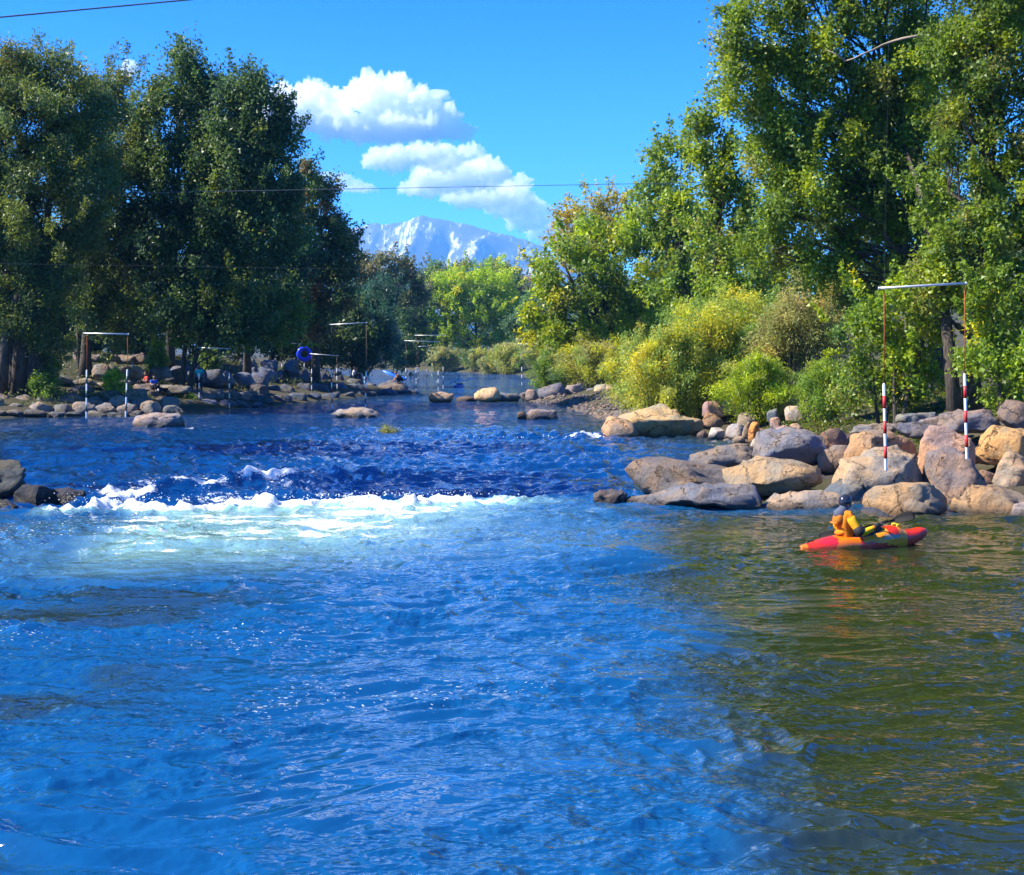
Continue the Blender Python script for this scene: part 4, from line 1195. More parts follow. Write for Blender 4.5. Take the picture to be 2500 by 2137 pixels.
# second visible stem of the twin trunk leaning left through the crown
P = np.array([at(px, py, dd) for px, py, dd in [(2335, 985, 41.5), (2318, 850, 41.8), (2300, 720, 42.3), (2285, 610, 43), (2255, 500, 44.5), (2200, 330, 48)]])
P[0, 2] = gz(P[0, 0], P[0, 1]) - .1
Geo().tube(P - np.array(g1.location), [.26, .19, .16, .14, .12, .03], 10).build('trunk', M_BARK, g1)
tree('cottonwood_tree', 'cottonwood filling the gap behind the two giants', (2240, 940), [(2210, 330, 110, 130), (2310, 180, 90, 130), (2320, 480, 100, 120), (2230, 560, 100, 90), (2080, 520, 110, 90), (2270, 20, 120, 110), (2330, 650, 100, 90), (2110, 690, 90, 70)], 62, .17, 3.4, .7, COTTON, 52, .3, gain=1.6, group=RG, limbs=3, wid=.78, tri=True)
tree('sapling', 'bright yellow-green sapling behind the left hanging pole', (2190, 1020), [(2190, 760, 90, 80), (2240, 820, 70, 80), (2270, 710, 60, 60), (2225, 900, 70, 60)], 43, .135, 3.0, .5, LIME, 47, .09, gain=2.0, group=RG, twin=True, wid=.85, tri=True)
tree('sapling', 'dark green sapling low behind the top rocks, left of the twin trunk', (2150, 1025), [(2140, 860, 80, 80), (2100, 930, 70, 60), (2190, 950, 70, 56), (2250, 970, 50, 44), (2080, 790, 60, 70)], 44, .13, 3.2, .5, MAPLE + COTTON, 48, .09, gain=2.0, group=RG, twin=True, wid=.85, tri=True)
tree('sapling', 'bright leafy sapling at the right picture edge right of the twin trunk', (2450, 1000), [(2410, 880, 56, 90), (2450, 820, 80, 80), (2490, 910, 70, 60), (2420, 735, 60, 60), (2460, 960, 56, 34), (2560, 800, 90, 120)], 40.5, .13, 3.2, .5, LIME + COTTON, 49, .10, gain=2.0, group=RG, twin=True, wid=.85, tri=True)
tree('broadleaf_tree', 'shadowed tree behind the yellow willow bush', (1850, 940), [(1850, 720, 110, 80), (1960, 690, 80, 80), (1760, 800, 90, 60), (2060, 700, 80, 90)], 66, .20, 3.8, .75, MAPLE + COTTON, 50, .3, gain=2.0, group=RG, tri=True, wid=.75)
tree('far_tree', 'background tree deep in the right-hand woods', (1620, 880), [(1600, 720, 130, 90), (1750, 640, 110, 120), (1500, 760, 100, 80), (1640, 820, 160, 60)], 135, .34, 4.0, 1.1, COTTON + DULL, 51, .3, gain=2.0, group=RG, tri=True)

# ------------------------------------------------------------------ bushes
M_TWIG = mat_plain('twig', (.24, .17, .12), .9, .1, .25, 20)
bush('willow_bush', 'yellow willow bush arching over the huge smooth boulder', 1630, 990, 140, 812, 52.5, 130, .16, 5.0, WILLOW, 61)
bush('willow_bush', 'tallest golden-green willow bush in the middle of the right bank', 1790, 985, 170, 742, 55, 170, .16, 5.0, WILLOW, 62)
bush('willow_bush', 'brownish willow bush with bare upright stems beside the saplings', 1955, 990, 130, 735, 52, 150, .15, 2.6, BRWN + SAGE, 63, stem_col=M_TWIG, bare=.42)
bush('willow_bush', 'low bright green bush hanging over the stones below the golden bush', 1850, 1000, 110, 880, 50, 90, .14, 4.6, WILLOW[:1] + LIME[:2], 64)
bush('willow_bush', 'green bush at the foot of the brownish one, above the ground cover', 2010, 1015, 90, 890, 47, 90, .13, 4.6, MAPLE + COTTON, 65)
bush('willow_bush', 'green-gold willow bush filling between the boulder bush and the tallest one', 1710, 985, 130, 790, 53.5, 130, .16, 5.0, WILLOW + MAPLE[:1], 83)
bush('willow_bush', 'low golden willow bush leaning over the gravel beach', 1590, 985, 90, 880, 57, 90, .16, 5.0, WILLOW, 84)
bush('willow_bush', 'green willow bush between the tallest golden one and the brownish one', 1880, 985, 130, 760, 53.5, 120, .15, 4.6, WILLOW[:1] + MAPLE, 85)
bush('willow_bush', 'yellow-tinged bush left of the huge boulder bush, above the gravel', 1545, 975, 90, 838, 66, 90, .18, 4.8, WILLOW, 66)
bush('willow_bush', 'grey-green bush above the line of dark rocks', 1455, 945, 105, 838, 90, 90, .22, 4.8, SAGE + WILLOW, 67)
bush('willow_bush', 'dark green bush drooping to the water at the rock line', 1345, 950, 66, 872, 99, 80, .22, 4.8, MAPLE, 68)
bush('willow_bush', 'dark bush between the drooping bush and the grey-green one', 1395, 945, 60, 880, 97, 70, .22, 4.8, POPLAR, 69)
bush('willow_bush', 'sage-coloured bush on the bend, left of the centre', 1085, 909, 62, 850, 236, 80, .42, 4.6, SAGE, 70, group='bushes at the river bend')
bush('willow_bush', 'olive bush under the centre tree at the water edge', 1160, 910, 60, 856, 226, 70, .42, 4.6, SAGE + OLIVE, 71, group='bushes at the river bend')
bush('willow_bush', 'wide straw-green bush on the bend, right of the centre tree', 1245, 912, 72, 842, 206, 90, .40, 4.6, SAGE + WILLOW, 72, group='bushes at the river bend')
bush('willow_bush', 'low pale bush hiding the sandy edge of the bend', 1200, 912, 50, 872, 212, 60, .38, 4.6, SAGE, 82, group='bushes at the river bend')
bush('willow_bush', 'straw-green bush nearest the dark drooping bush', 1325, 916, 60, 834, 184, 80, .34, 4.6, WILLOW + SAGE, 73, group='bushes at the river bend')
bush('shrub', 'leafy shrub beside the thick trunks on the left bank', 118, 930, 42, 862, 71, 40, .16, 4.0, OLIVE + MAPLE, 74, 'shrubs of the left bank', wid=.5, cat='shrub')
bush('shrub', 'low green shrub on the left terrace near the picture edge', 108, 962, 48, 918, 69.6, 40, .14, 3.6, MAPLE, 75, 'shrubs of the left bank', wid=.5, cat='shrub')
bush('shrub', 'small yellow-green shrub between the poles of the left gate', 280, 950, 34, 908, 73, 36, .14, 3.4, LIME, 76, 'shrubs of the left bank', wid=.5, cat='shrub')
bush('shrub', 'hanging green shrub above the seated people', 385, 895, 40, 845, 80, 36, .16, 3.4, MAPLE, 77, 'shrubs of the left bank', wid=.5, cat='shrub')
bush('shrub', 'grass-green tuft at the water below the standing man', 436, 986, 13, 972, 77.0, 24, .12, 4, LIME, 78, 'shrubs of the left bank', wid=.3, cat='shrub')
bush('shrub', 'second grass-green tuft just right of the one below the standing man', 467, 990, 12, 975, 76.8, 24, .12, 4, LIME, 79, 'shrubs of the left bank', wid=.3, cat='shrub')
bush('shrub', 'leafy shrub by the trunk of the fresh green tree', 505, 900, 40, 850, 88, 40, .18, 3.6, POPLAR, 80, 'shrubs of the left bank', wid=.5, cat='shrub')
bush('grass_tuft', 'grassy tuft growing in the riffle in midstream', 948, 1062, 40, 1042, 51.5, 60, .16, 2.0, [((.10, .12, .03), 2), ((.14, .13, .05), 1)], 81, 'shrubs of the left bank', wid=.12, cat='grass tuft', bare=.05)

bush('willow_bush', 'green willow bush on the bank beyond the right picture edge', 2800, 1060, 170, 860, 39, 70, .18, 3.6, WILLOW, 86, 'bushes beyond the right picture edge')
bush('willow_bush', 'golden willow bush farther along the bank beyond the right picture edge', 3200, 1130, 190, 900, 35, 70, .18, 3.6, MAPLE + WILLOW, 87, 'bushes beyond the right picture edge')
# leafy ground cover above the right-hand rocks, and the far woods: masses nobody could count
def cover():
    rng = np.random.default_rng(9)
    n = 26000
    y = rng.uniform(39.5, 52, n)
    x = np.interp(y, [38, 40, 44, 48, 52], [8.5, 8.2, 9.3, 9.5, 8.5]) + rng.random(n) ** 1.4 * 9
    z = ground_z(x, y)
    hgt = .10 + .28 * np.maximum(0, fbm2(x / .9, y / .9, 4, 3) + .3)
    keep = fbm2(x / 1.6, y / 1.6, 14, 2) > -.35
    C = np.stack([x, y, z + hgt * rng.random(n)], 1)[keep]
    m = len(C)
    cols = np.array([c for c, _ in LIME + SAGE + MAPLE])
    K = cols[rng.integers(len(cols), size=m)] * (1 + .2 * rng.standard_normal((m, 1)))
    L = .10 * rng.uniform(.6, 1.3, m)
    link('ground_cover', leaf_mesh('ground_cover', C, L, L * .6, unit(rng.standard_normal((m, 3)) + np.array((0, 0, .8))), rng.standard_normal((m, 3)), K), kind='stuff')
    n = 26000
    y = rng.uniform(62, 135, n)
    x = left(y) - 4.5 - rng.random(n) ** 1.3 * 26
    C = np.stack([x, y, ground_z(x, y) + .05 + .4 * rng.random(n) * np.maximum(.1, fbm2(x / 2, y / 2, 6, 2) + .4)], 1)
    C = C[fbm2(x / 2.4, y / 2.4, 15, 2) > -.1]
    m = len(C)
    cols = np.array([c for c, _ in OLIVE + SAGE])
    L = .2 * rng.uniform(.6, 1.3, m)
    link('undergrowth', leaf_mesh('undergrowth', C, L, L * .5, unit(rng.standard_normal((m, 3)) + np.array((0, 0, .8))), rng.standard_normal((m, 3)), cols[rng.integers(len(cols), size=m)], True), kind='stuff')
    # far woods
    n = 90000
    nb = 520
    by = rng.uniform(300, 760, nb)
    bx = rng.uniform(-.62, .75, nb) * by
    ok = (np.abs(bx - (left(by) + right(by)) / 2) > 34)
    bx, by = bx[ok], by[ok]
    bh = rng.uniform(7, 15, len(bx)); bw = bh * rng.uniform(.3, .5, len(bx))
    i = rng.integers(len(bx), size=n)
    dr = unit(rng.standard_normal((n, 3))) * (.6 + .4 * rng.random((n, 1)))
    bz = ground_z(bx, by)
    C = np.stack([bx[i] + dr[:, 0] * bw[i], by[i] + dr[:, 1] * bw[i], bz[i] + bh[i] * .55 + dr[:, 2] * bh[i] * .5], 1)
    cols = np.array([c for c, _ in MAPLE + DULL + COTTON])
    ct = cols[rng.integers(len(cols), size=len(bx))]
    L = 1.15 * rng.uniform(.6, 1.3, n)
    link('far_woods', leaf_mesh('far_woods', C, L, L * .7, unit(rng.standard_normal((n, 3)) + np.array((0, 0, .5))), rng.standard_normal((n, 3)), ct[i] * (1 + .15 * rng.standard_normal((n, 1))), True), kind='stuff')
cover()
print('LEAVES', TOTAL[0])
# ------------------------------------------------------------------ slalom gates
M_WHITE = mat_plain('white_paint', (.80, .79, .76), .45, .4, .06, 12)
M_RED = mat_plain('red_paint', (.56, .028, .03), .45, .4, .12, 12)
M_GREEN = mat_plain('dark_green_paint', (.02, .06, .05), .45, .4, .12, 12)
M_ALU = mat_plain('grey_metal', (.62, .62, .62), .4, .5, .08, 8, metallic=.4)
M_CORD_R = mat_plain('rust_red_cord', (.40, .10, .03), .8, .2, .2, 40)
M_CORD = mat_plain('brown_cord', (.20, .13, .09), .8, .2, .2, 40)
M_CABLE = mat_plain('steel_cable', (.09, .10, .13), .5, .4, .1, 20)
GG = 'slalom gates hung over the river'

def gate(label, bar, poles, d, paint, cord, nb=7, r=.032):
    barr = .027 if d < 60 else .024
    r = min(r, .034)
    """bar: two photo points of the crossbar; poles: (xtop, ytop, xbot, ybot)"""
    a, b = at(*bar[0], d), at(*bar[1], d)
    mid = (a + b) / 2
    root = empty('slalom_gate', mid)
    dr = (b - a) / np.linalg.norm(b - a)
    g = Geo().tube([a - mid, b - mid], barr, 8)
    for e in (a, b):
        g.tube([e - mid - dr * .012, e - mid + dr * .012], barr * 1.35, 8)
    cb = g.build('crossbar', M_ALU, root)
    for xt, yt, xb, yb in poles:
        T, B = at(xt, yt, d) - mid, at(xb, yb, d) - mid
        q = np.clip(((xt - bar[0][0]) / (bar[1][0] - bar[0][0])), .015, .985)
        hook = (a + (b - a) * q) - mid
        g = Geo()
        ax = (B - T) / np.linalg.norm(B - T)
        g.tube([T, T + ax * .03, T + ax * .05, B - ax * .02, B], [r * .5, r * .8, r, r, r * .9], 10)
        po = g.build('pole', M_WHITE, root)
        L = np.linalg.norm(B - T)
        for i in range(1, nb, 2):
            s0, s1 = T + ax * (L * i / nb), T + ax * (L * (i + 1) / nb)
            Geo().tube([s0, s1], r + .003, 10).build('band', paint, po)
        m = (hook + T) / 2 + np.array((.012, 0, 0))
        Geo().tube([hook - np.array((0, 0, barr)), m, T + ax * .01], .011, 5).build('cord', cord, root)
    tag(root, label, 'slalom gate', GG)
    return root, a, b

def cable(label, pts, r=.012, n=18, sag=.0):
    A, B = np.array(pts[0], float), np.array(pts[-1], float)
    s = np.linspace(0, 1, n)[:, None]
    P = A + (B - A) * s
    P[:, 2] -= (sag * 4 * s * (1 - s))[:, 0]
    o = Geo().tube(P - A, r, 6).build('overhead_cable', M_CABLE)
    o.location = tuple(A)
    return tag(o, label, 'cable', 'cables strung across the river')

GATES = [('red and white slalom gate hanging in front of the right boulder pile', [(2146, 704), (2358, 692)], [(2158, 936, 2163, 1150), (2355, 912, 2361, 1122)], 30.0, M_RED, M_CORD_R, 7, .034),
         ('red and white slalom gate over midstream with a tall frame, second from the right', [(805, 793), (896, 788)], [(809, 908, 811, 998), (894, 907, 892, 999)], 71.0, M_RED, M_CORD, 7, .045),
         ('green-banded slalom gate by the left rock terraces, leftmost of all gates', [(204, 814), (314, 816)], [(212, 903, 211, 1022), (311, 902, 307, 1020)], 55.0, M_GREEN, M_CORD_R, 7, .04),
         ('green-banded slalom gate with a white bar right of the standing man', [(482, 849), (563, 852)], [(486, 912, 487, 993), (560, 912, 560, 996)], 76.0, M_GREEN, M_CORD, 7, .042),
         ('slalom gate whose bar end carries the blue inflatable ring', [(684, 836), (746, 841)], [(688, 889, 687, 945), (743, 886, 742, 949)], 108.0, M_GREEN, M_CORD, 7, .045),
         ('slalom gate just right of the blue ring, partly behind the middle gate', [(757, 864), (825, 869)], [(761, 901, 761, 970), (822, 899, 824, 966)], 95.0, M_GREEN, M_CORD, 7, .045),
         ('far slalom gate with the lower bar before the shaded river bend', [(987, 832), (1072, 835)], [(991, 898, 991, 950), (1070, 905, 1070, 955)], 116.0, M_GREEN, M_CORD, 5, .045),
         ('far slalom gate with the upper bar, left edge of the centre tree', [(1012, 819), (1088, 819)], [(1016, 897, 1016, 962), (1082, 896, 1082, 950)], 113.0, M_GREEN, M_CORD, 5, .05),
         ('far pair of thin dark slalom poles below the centre tree', [(1018, 846), (1045, 846)], [(1021, 898, 1021, 945), (1042, 902, 1042, 952)], 128.0, M_GREEN, M_CORD, 5, .04),
         ('far single slalom pole under a thin bar by the straw-green bushes', [(1264, 840), (1378, 842)], [(1274, 896, 1274, 942)], 122.0, M_GREEN, M_CORD, 5, .04)]
ENDS = []
for gi in GATES:
    root, a, b = gate(*gi)
    ENDS.append((root, a, b, gi[3]))
# thin cables bank to bank that carry the gate bars, two short hangers each
CB = [(0, -60, -70), (1, 470, 458), (2, 640, 668), (3, 668, 676), (4, 690, 700), (5, 700, 700), (6, 738, 742), (7, 728, 730), (8, 750, 752), (9, 760, 760)]
LBL = ['thin cable high above the boulder gate, bank to bank', 'thin dark cable crossing the sky and the sloping cloud', 'faint thin cable across the left trees, carrying the leftmost gate', 'faint cable across the left trees over the white-barred gate',
       'faint cable carrying the gate with the blue ring', 'faint cable carrying the gate right of the blue ring', 'faint far cable over the lower dark-barred gate', 'faint far cable over the upper-barred gate', 'faint far cable over the thin dark poles', 'faint far cable over the single pole']
for i, yl, yr in CB:
    root, a, b, d = ENDS[i]
    A, B = at(-260 if i < 6 else 500, yl + (12 if i == 1 else 0), d), at(2700 if i < 2 else 1560, yr - (30 if i == 1 else 0), d)
    cable(LBL[i], [A, B], .016 if i == 1 else .003)
    mid = np.array(root.location)
    if i == 1: continue
    for e in (a + (b - a) * .06, a + (b - a) * .94):
        tq = (e[0] - A[0]) / (B[0] - A[0])
        top = A + (B - A) * tq
        Geo().tube([e - mid, top - mid], .0012, 4, False).build('hanger', M_CABLE, root)
root, a, b, d = ENDS[1]
A, B = at(-100, 690, d), at(1560, 700, d)
cable('faint cable over the midstream gate', [A, B], .004)
for e in (a + (b - a) * .06, a + (b - a) * .94):
    top = A + (B - A) * ((e[0] - A[0]) / (B[0] - A[0]))
    Geo().tube([e - np.array(root.location), top - np.array(root.location)], .0012, 4, False).build('hanger', M_CABLE, root)
cable('dark overhead cable crossing the top left corner of the sky', [at(-420, 81, 26), at(1500, -96, 30)], .017)
def spike_wire():
    # posts on the banks are outside the picture; the big left willow and right giant take the cables
    pass

# blue inflatable ring hanging round the cord of its gate
def ring():
    c = at(743, 865, 107.9)
    V, Fc = [], []
    R, r, n, m = .46, .185, 40, 16
    for i in range(n):
        for j in range(m):
            u, v = 2 * np.pi * i / n, 2 * np.pi * j / m
            rr = r * (1 + .025 * math.cos(8 * u))
            V.append(((R + rr * math.cos(v)) * math.cos(u), rr * math.sin(v) * .9, (R + rr * math.cos(v)) * math.sin(u)))
            Fc.append((i * m + j, ((i + 1) % n) * m + j, ((i + 1) % n) * m + (j + 1) % m, i * m + (j + 1) % m))
    root = empty('inflatable_ring', c)
    link('tube', mesh_np('tube', V, Fc, mat_plain('blue_vinyl', (.015, .05, .80), .28, .5, .1, 3)), root)
    Geo().ell((R * .2, -r * .9, R + .12), (.03, .02, .03), sub=1).build('valve', M_WHITE, root)
    tag(root, 'bright blue inflatable ring hanging from a slalom gate over the dark bank', 'inflatable ring')
    root.rotation_euler = (0, 0, .25)
ring()

# ------------------------------------------------------------------ people
def skin(name, joints, edges, mat, parent, sub=1, attr=None):
    names = list(joints)
    ix = {k: i for i, k in enumerate(names)}
    me = bpy.data.meshes.new(name)
    me.from_pydata([tuple(map(float, joints[k][0])) for k in names], [(ix[a], ix[b]) for a, b in edges], [])
    ob = bpy.data.objects.new(name + '_build', me)
    COL.objects.link(ob)
    md = ob.modifiers.new('skin', 'SKIN'); md.use_smooth_shade = True
    sv = me.skin_vertices[0].data
    for k in names:
        r = joints[k][1]
        sv[ix[k]].radius = (r, r) if isinstance(r, (int, float)) else r
        sv[ix[k]].use_root = (ix[k] == 0)
    if sub:
        s = ob.modifiers.new('sub', 'SUBSURF'); s.levels = sub; s.render_levels = sub
    dg = bpy.context.evaluated_depsgraph_get()
    out = bpy.data.meshes.new_from_object(ob.evaluated_get(dg))
    bpy.data.objects.remove(ob)
    out.name = name
    out.materials.clear(); out.materials.append(mat)
    out.polygons.foreach_set('use_smooth', np.ones(len(out.polygons), bool))
    return link(name, out, parent)

M_SKIN = mat_plain('skin', (.42, .24, .165), .55, .4, .08, 12)
M_SKIN2 = mat_plain('tanned_skin', (.24, .13, .085), .55, .4, .08, 12)
def cloth(name, c): return mat_plain(name, c, .85, .2, .14, 16, .3)

def head_mesh(parent, c, yaw, mat, hairmat, s=1.0, hair=True, down=0.0):
    """face: nose, brow, mouth, ears; hair cap over the back of the skull"""
    v, f = ICO(3)
    v = v.copy()
    n = v.copy()
    fr = np.clip(n[:, 1], 0, 1)
    r = np.ones(len(v))
    r += .22 * np.exp(-((n[:, 0] / .13) ** 2 + ((n[:, 2] + .08) / .16) ** 2)) * (n[:, 1] > .3)        # nose
    r -= .07 * (np.exp(-(((np.abs(n[:, 0]) - .36) / .16) ** 2 + ((n[:, 2] - .10) / .10) ** 2))) * (n[:, 1] > .3)   # eye sockets
    r += .05 * np.exp(-((n[:, 0] / .22) ** 2 + ((n[:, 2] + .72) / .2) ** 2)) * fr                      # chin
    v = v * r[:, None] * np.array((.078, .098, .118)) * s
    v[:, 0] *= 1 - .25 * np.clip(-v[:, 2] / (.118 * s), 0, 1)
    rot = np.array(((math.cos(yaw), -math.sin(yaw), 0), (math.sin(yaw), math.cos(yaw), 0), (0, 0, 1)))
    cd, sd = math.cos(-down), math.sin(-down)
    rot = rot @ np.array(((1, 0, 0), (0, cd, -sd), (0, sd, cd)))
    g = Geo().add(v @ rot.T + c, f)
    for sx in (-1, 1):
        g.ell(np.array((sx * .080 * s, -.005 * s, -.005 * s)) @ rot.T + c, (.014 * s, .022 * s, .032 * s), rot, 1)
    hd = g.build('head', mat, parent)
    e = Geo()
    for sx in (-1, 1):
        e.ell(np.array((sx * .031 * s, .082 * s, .012 * s)) @ rot.T + c, (.011 * s, .008 * s, .008 * s), rot, 1)
    e.build('eyes', bpy.data.materials.get('eye') or mat_plain('eye', (.03, .025, .02), .2, .5), hd)
    Geo().ell(np.array((0, .089 * s, -.058 * s)) @ rot.T + c, (.024 * s, .008 * s, .006 * s), rot, 1).build('mouth', bpy.data.materials.get('lips') or mat_plain('lips', (.32, .11, .09), .5, .4), hd)
    if hair:
        v2, f2 = ICO(3)
        keep = [t for t in f2 if all((v2[i][2] > .28 or v2[i][1] < .05 - .5 * max(0, -v2[i][2])) and v2[i][2] > -.62 for i in t)]
        h = Geo().add((v2 * np.array((.088, .108, .128)) * s * (1 + .03 * fbm3(v2 * 6, 4, 2))[:, None]) @ rot.T + c, keep)
        h.build('hair', hairmat, hd)
    return hd

def hand(parent, wrist, direc, palm_n, mat, s=1.0, curl=.9, name='hand', side=1):
    """palm, four unequal bent fingers and a thumb from the side of the palm"""
    d = np.array(direc, float); d /= np.linalg.norm(d)
    n = np.array(palm_n, float); n -= d * np.dot(n, d); n /= np.linalg.norm(n)
    w = np.cross(d, n) * side
    W = np.array(wrist, float)
    g = Geo()
    R = np.stack([d, w, n], 1)
    g.ell(W + d * .045 * s, (.052 * s, .042 * s, .020 * s), R, 2)
    g.tube([W - d * .03 * s, W + d * .02 * s], [.029 * s, .030 * s], 8)
    for i, (o, L) in enumerate(((-.031, .070), (-.010, .080), (.011, .076), (.030, .060))):
        p, a = W + d * .085 * s + w * o * s, 0.25 * curl
        P = [p - d * .03 * s, p]
        for k, ln in enumerate((.45, .32, .25)):
            dd = d * math.cos(a) + n * math.sin(a)
            P.append(P[-1] + dd * L * ln * s)
            a += .95 * curl
        g.tube(P, [.0095 * s, .0095 * s, .009 * s, .0082 * s, .0065 * s], 6)
    t0 = W + d * .02 * s - w * .034 * s
    g.tube([t0, t0 + (d * .6 - w * .6 + n * .3) * .035 * s, t0 + (d * .75 - w * .25 + n * .9 * curl) * .065 * s, t0 + (d * .75 + w * .15 + n * 1.3 * curl) * .085 * s], [.013 * s, .012 * s, .010 * s, .007 * s], 6)
    return g.build(name, mat, parent)

def figure(label, base, yaw, J, top, legs, skinm, hairm, s=1.0, shoes=None, head_yaw=0.0, down=0.0, bare_arm=True, hat=None, group=None):
    """J: joint positions in metres, person facing +y. Body is one continuous skin; shirt, trousers, shoes and hair are its children."""
    root = empty('person', base, yaw)
    J = {k: np.array(v, float) * s for k, v in J.items()}
    r = dict(pelvis=.125, waist=.115, chest=.135, neck=.055, ls=.062, rs=.062, le=.042, re=.042, lw=.030, rw=.030, lh=.085, rh=.085, lk=.058, rk=.058, la=.040, ra=.040, lt=.036, rt=.036)
    jj = {k: (J[k], r[k] * s) for k in ('pelvis', 'waist', 'chest', 'neck', 'ls', 'le', 'lw', 'rs', 're', 'rw', 'lh', 'lk', 'la', 'lt', 'rh', 'rk', 'ra', 'rt')}
    ed = [('pelvis', 'waist'), ('waist', 'chest'), ('chest', 'neck'), ('chest', 'ls'), ('ls', 'le'), ('le', 'lw'), ('chest', 'rs'), ('rs', 're'), ('re', 'rw'), ('pelvis', 'lh'), ('lh', 'lk'), ('lk', 'la'), ('la', 'lt'), ('pelvis', 'rh'), ('rh', 'rk'), ('rk', 'ra'), ('ra', 'rt')]
    body = skin('body', jj, ed, skinm, root)
    hc = J['neck'] + np.array((0, .025, .135)) * s
    head_mesh(body, hc, head_yaw, skinm, hairm, s, down=down)
    def cut(a, b, t): return J[a] * (1 - t) + J[b] * t
    g = 1.16
    sh = {'pelvis': (J['pelvis'] + np.array((0, 0, .02)) * s, .128 * s * g), 'waist': (J['waist'], .118 * s * g), 'chest': (J['chest'], .138 * s * 1.12), 'neck': (cut('chest', 'neck', .72), .062 * s * 1.1),
          'ls': (J['ls'], .066 * s * g), 'rs': (J['rs'], .066 * s * g)}
    te = .62 if bare_arm else .95
    for sd in 'lr':
        if bare_arm:
            sh[sd + 'e'] = (cut(sd + 's', sd + 'e', te), .055 * s * g)
        else:
            sh[sd + 'e'] = (J[sd + 'e'], .047 * s * g); sh[sd + 'w'] = (cut(sd + 'e', sd + 'w', .93), .036 * s * g)
    es = [('pelvis', 'waist'), ('waist', 'chest'), ('chest', 'neck'), ('chest', 'ls'), ('ls', 'le'), ('chest', 'rs'), ('rs', 're')] + ([] if bare_arm else [('le', 'lw'), ('re', 'rw')])
    skin('shirt', sh, es, top, root)
    tr = {'pelvis': (J['pelvis'], .128 * s * g)}
    for sd in 'lr':
        tr[sd + 'h'] = (J[sd + 'h'], .088 * s * g); tr[sd + 'k'] = (J[sd + 'k'], .062 * s * g); tr[sd + 'a'] = (cut(sd + 'k', sd + 'a', .9), .048 * s * g)
    skin('trousers', tr, [('pelvis', 'lh'), ('lh', 'lk'), ('lk', 'la'), ('pelvis', 'rh'), ('rh', 'rk'), ('rk', 'ra')], legs, root)
    for sd in 'lr':
        a, t = J[sd + 'a'], J[sd + 't']
        Geo().tube([a + np.array((0, -.05, -.045)) * s, a * .5 + t * .5 + np.array((0, .01, -.02)) * s, t + np.array((0, .04, -.01)) * s], [.045 * s, .048 * s, .036 * s], 8).build('shoe', shoes or legs, root)
        dv = J[sd + 'w'] - J[sd + 'e']
        hand(root, J[sd + 'w'], dv, (1 if sd == 'l' else -1, .3, 0) if abs(dv[2]) > .1 * s else (0, 0, -1), skinm, s, .55, side=1 if sd == 'l' else -1)
    tag(root, label, 'person', group)
    return root

STAND = dict(pelvis=(0, 0, .93), waist=(0, 0, 1.10), chest=(0, .0, 1.30), neck=(0, .01, 1.47), ls=(-.19, 0, 1.39), le=(-.27, -.02, 1.12), lw=(-.26, .06, .87), rs=(.19, 0, 1.39), re=(.27, -.02, 1.12), rw=(.26, .06, .87),
             lh=(-.09, 0, .88), lk=(-.12, .03, .49), la=(-.14, -.01, .09), lt=(-.16, .13, .04), rh=(.09, 0, .88), rk=(.11, .04, .49), ra=(.13, 0, .09), rt=(.15, .14, .04))
SIT = dict(pelvis=(0, 0, .12), waist=(0, -.03, .28), chest=(0, -.02, .48), neck=(0, .02, .64), ls=(-.18, -.01, .56), le=(-.24, .10, .33), lw=(-.13, .30, .32), rs=(.18, -.01, .56), re=(.24, .10, .33), rw=(.13, .30, .34),
           lh=(-.09, .05, .11), lk=(-.13, .44, .36), la=(-.12, .50, -.04), lt=(-.13, .63, -.09), rh=(.09, .05, .11), rk=(.13, .44, .38), ra=(.12, .52, -.04), rt=(.13, .65, -.09))
CROUCH = dict(pelvis=(0, -.10, .34), waist=(0, .0, .47), chest=(0, .16, .60), neck=(0, .30, .70), ls=(-.18, .2, .66), le=(-.22, .36, .42), lw=(-.12, .50, .22), rs=(.18, .2, .66), re=(.22, .36, .42), rw=(.10, .52, .20),
              lh=(-.10, -.06, .32), lk=(-.16, .28, .42), la=(-.13, .02, .08), lt=(-.14, .15, .04), rh=(.10, -.06, .32), rk=(.16, .30, .40), ra=(.13, .04, .08), rt=(.14, .17, .04))
H_DARK, H_BLOND, H_BROWN = cloth('dark_hair', (.03, .022, .018)), cloth('blond_hair', (.50, .37, .20)), cloth('brown_hair', (.10, .06, .035))
C_NAVY, C_BLACK = cloth('navy_cloth', (.02, .025, .05)), cloth('black_cloth', (.018, .018, .02))
def stone_under(px, py, d, w, label, col=(.17, .165, .17)):
    """a flat step of rock for feet or seat"""
    rock((px - w / 2, px + w / 2, py - 3, py + 14), d, label, col, 'stones of the left bank', sub=3, cuts=8, sink=.4, depth=1.6, p=24, name='bank_stone', cat='stone', flat=.1)
PB = 'people resting on the left bank'
def put(px, py, d): return at(px, py, d)
stone_under(487, 963, 78.4, 70, 'flat slab under the standing man\'s feet')
figure('man standing on the left bank in a bright teal T-shirt and dark trousers', put(487, 962, 78.4), math.pi - .15, STAND, cloth('teal_cloth', (.03, .50, .50)), C_NAVY, M_SKIN2, H_DARK, 1.02, C_BLACK, group=PB)
stone_under(324, 918, 79.5, 50, 'rock ledge the blond child stands on')
figure('blond child standing by the wall rocks in a light blue shirt', put(324, 922, 79.0), 1.9, STAND, cloth('light_blue_cloth', (.30, .55, .75)), C_BLACK, M_SKIN, H_BLOND, .55, C_BLACK, group=PB)
stone_under(357, 946, 77.2, 46, 'rock the woman in red sits on')
figure('person in a red top sitting on the left bank rocks, long brown hair', put(358, 944, 77.0), math.pi - .9, SIT, cloth('red_cloth', (.42, .05, .04)), C_BLACK, M_SKIN, H_BROWN, .98, C_BLACK, group=PB)
stone_under(374, 955, 76.4, 44, 'rock the person in blue sits on')
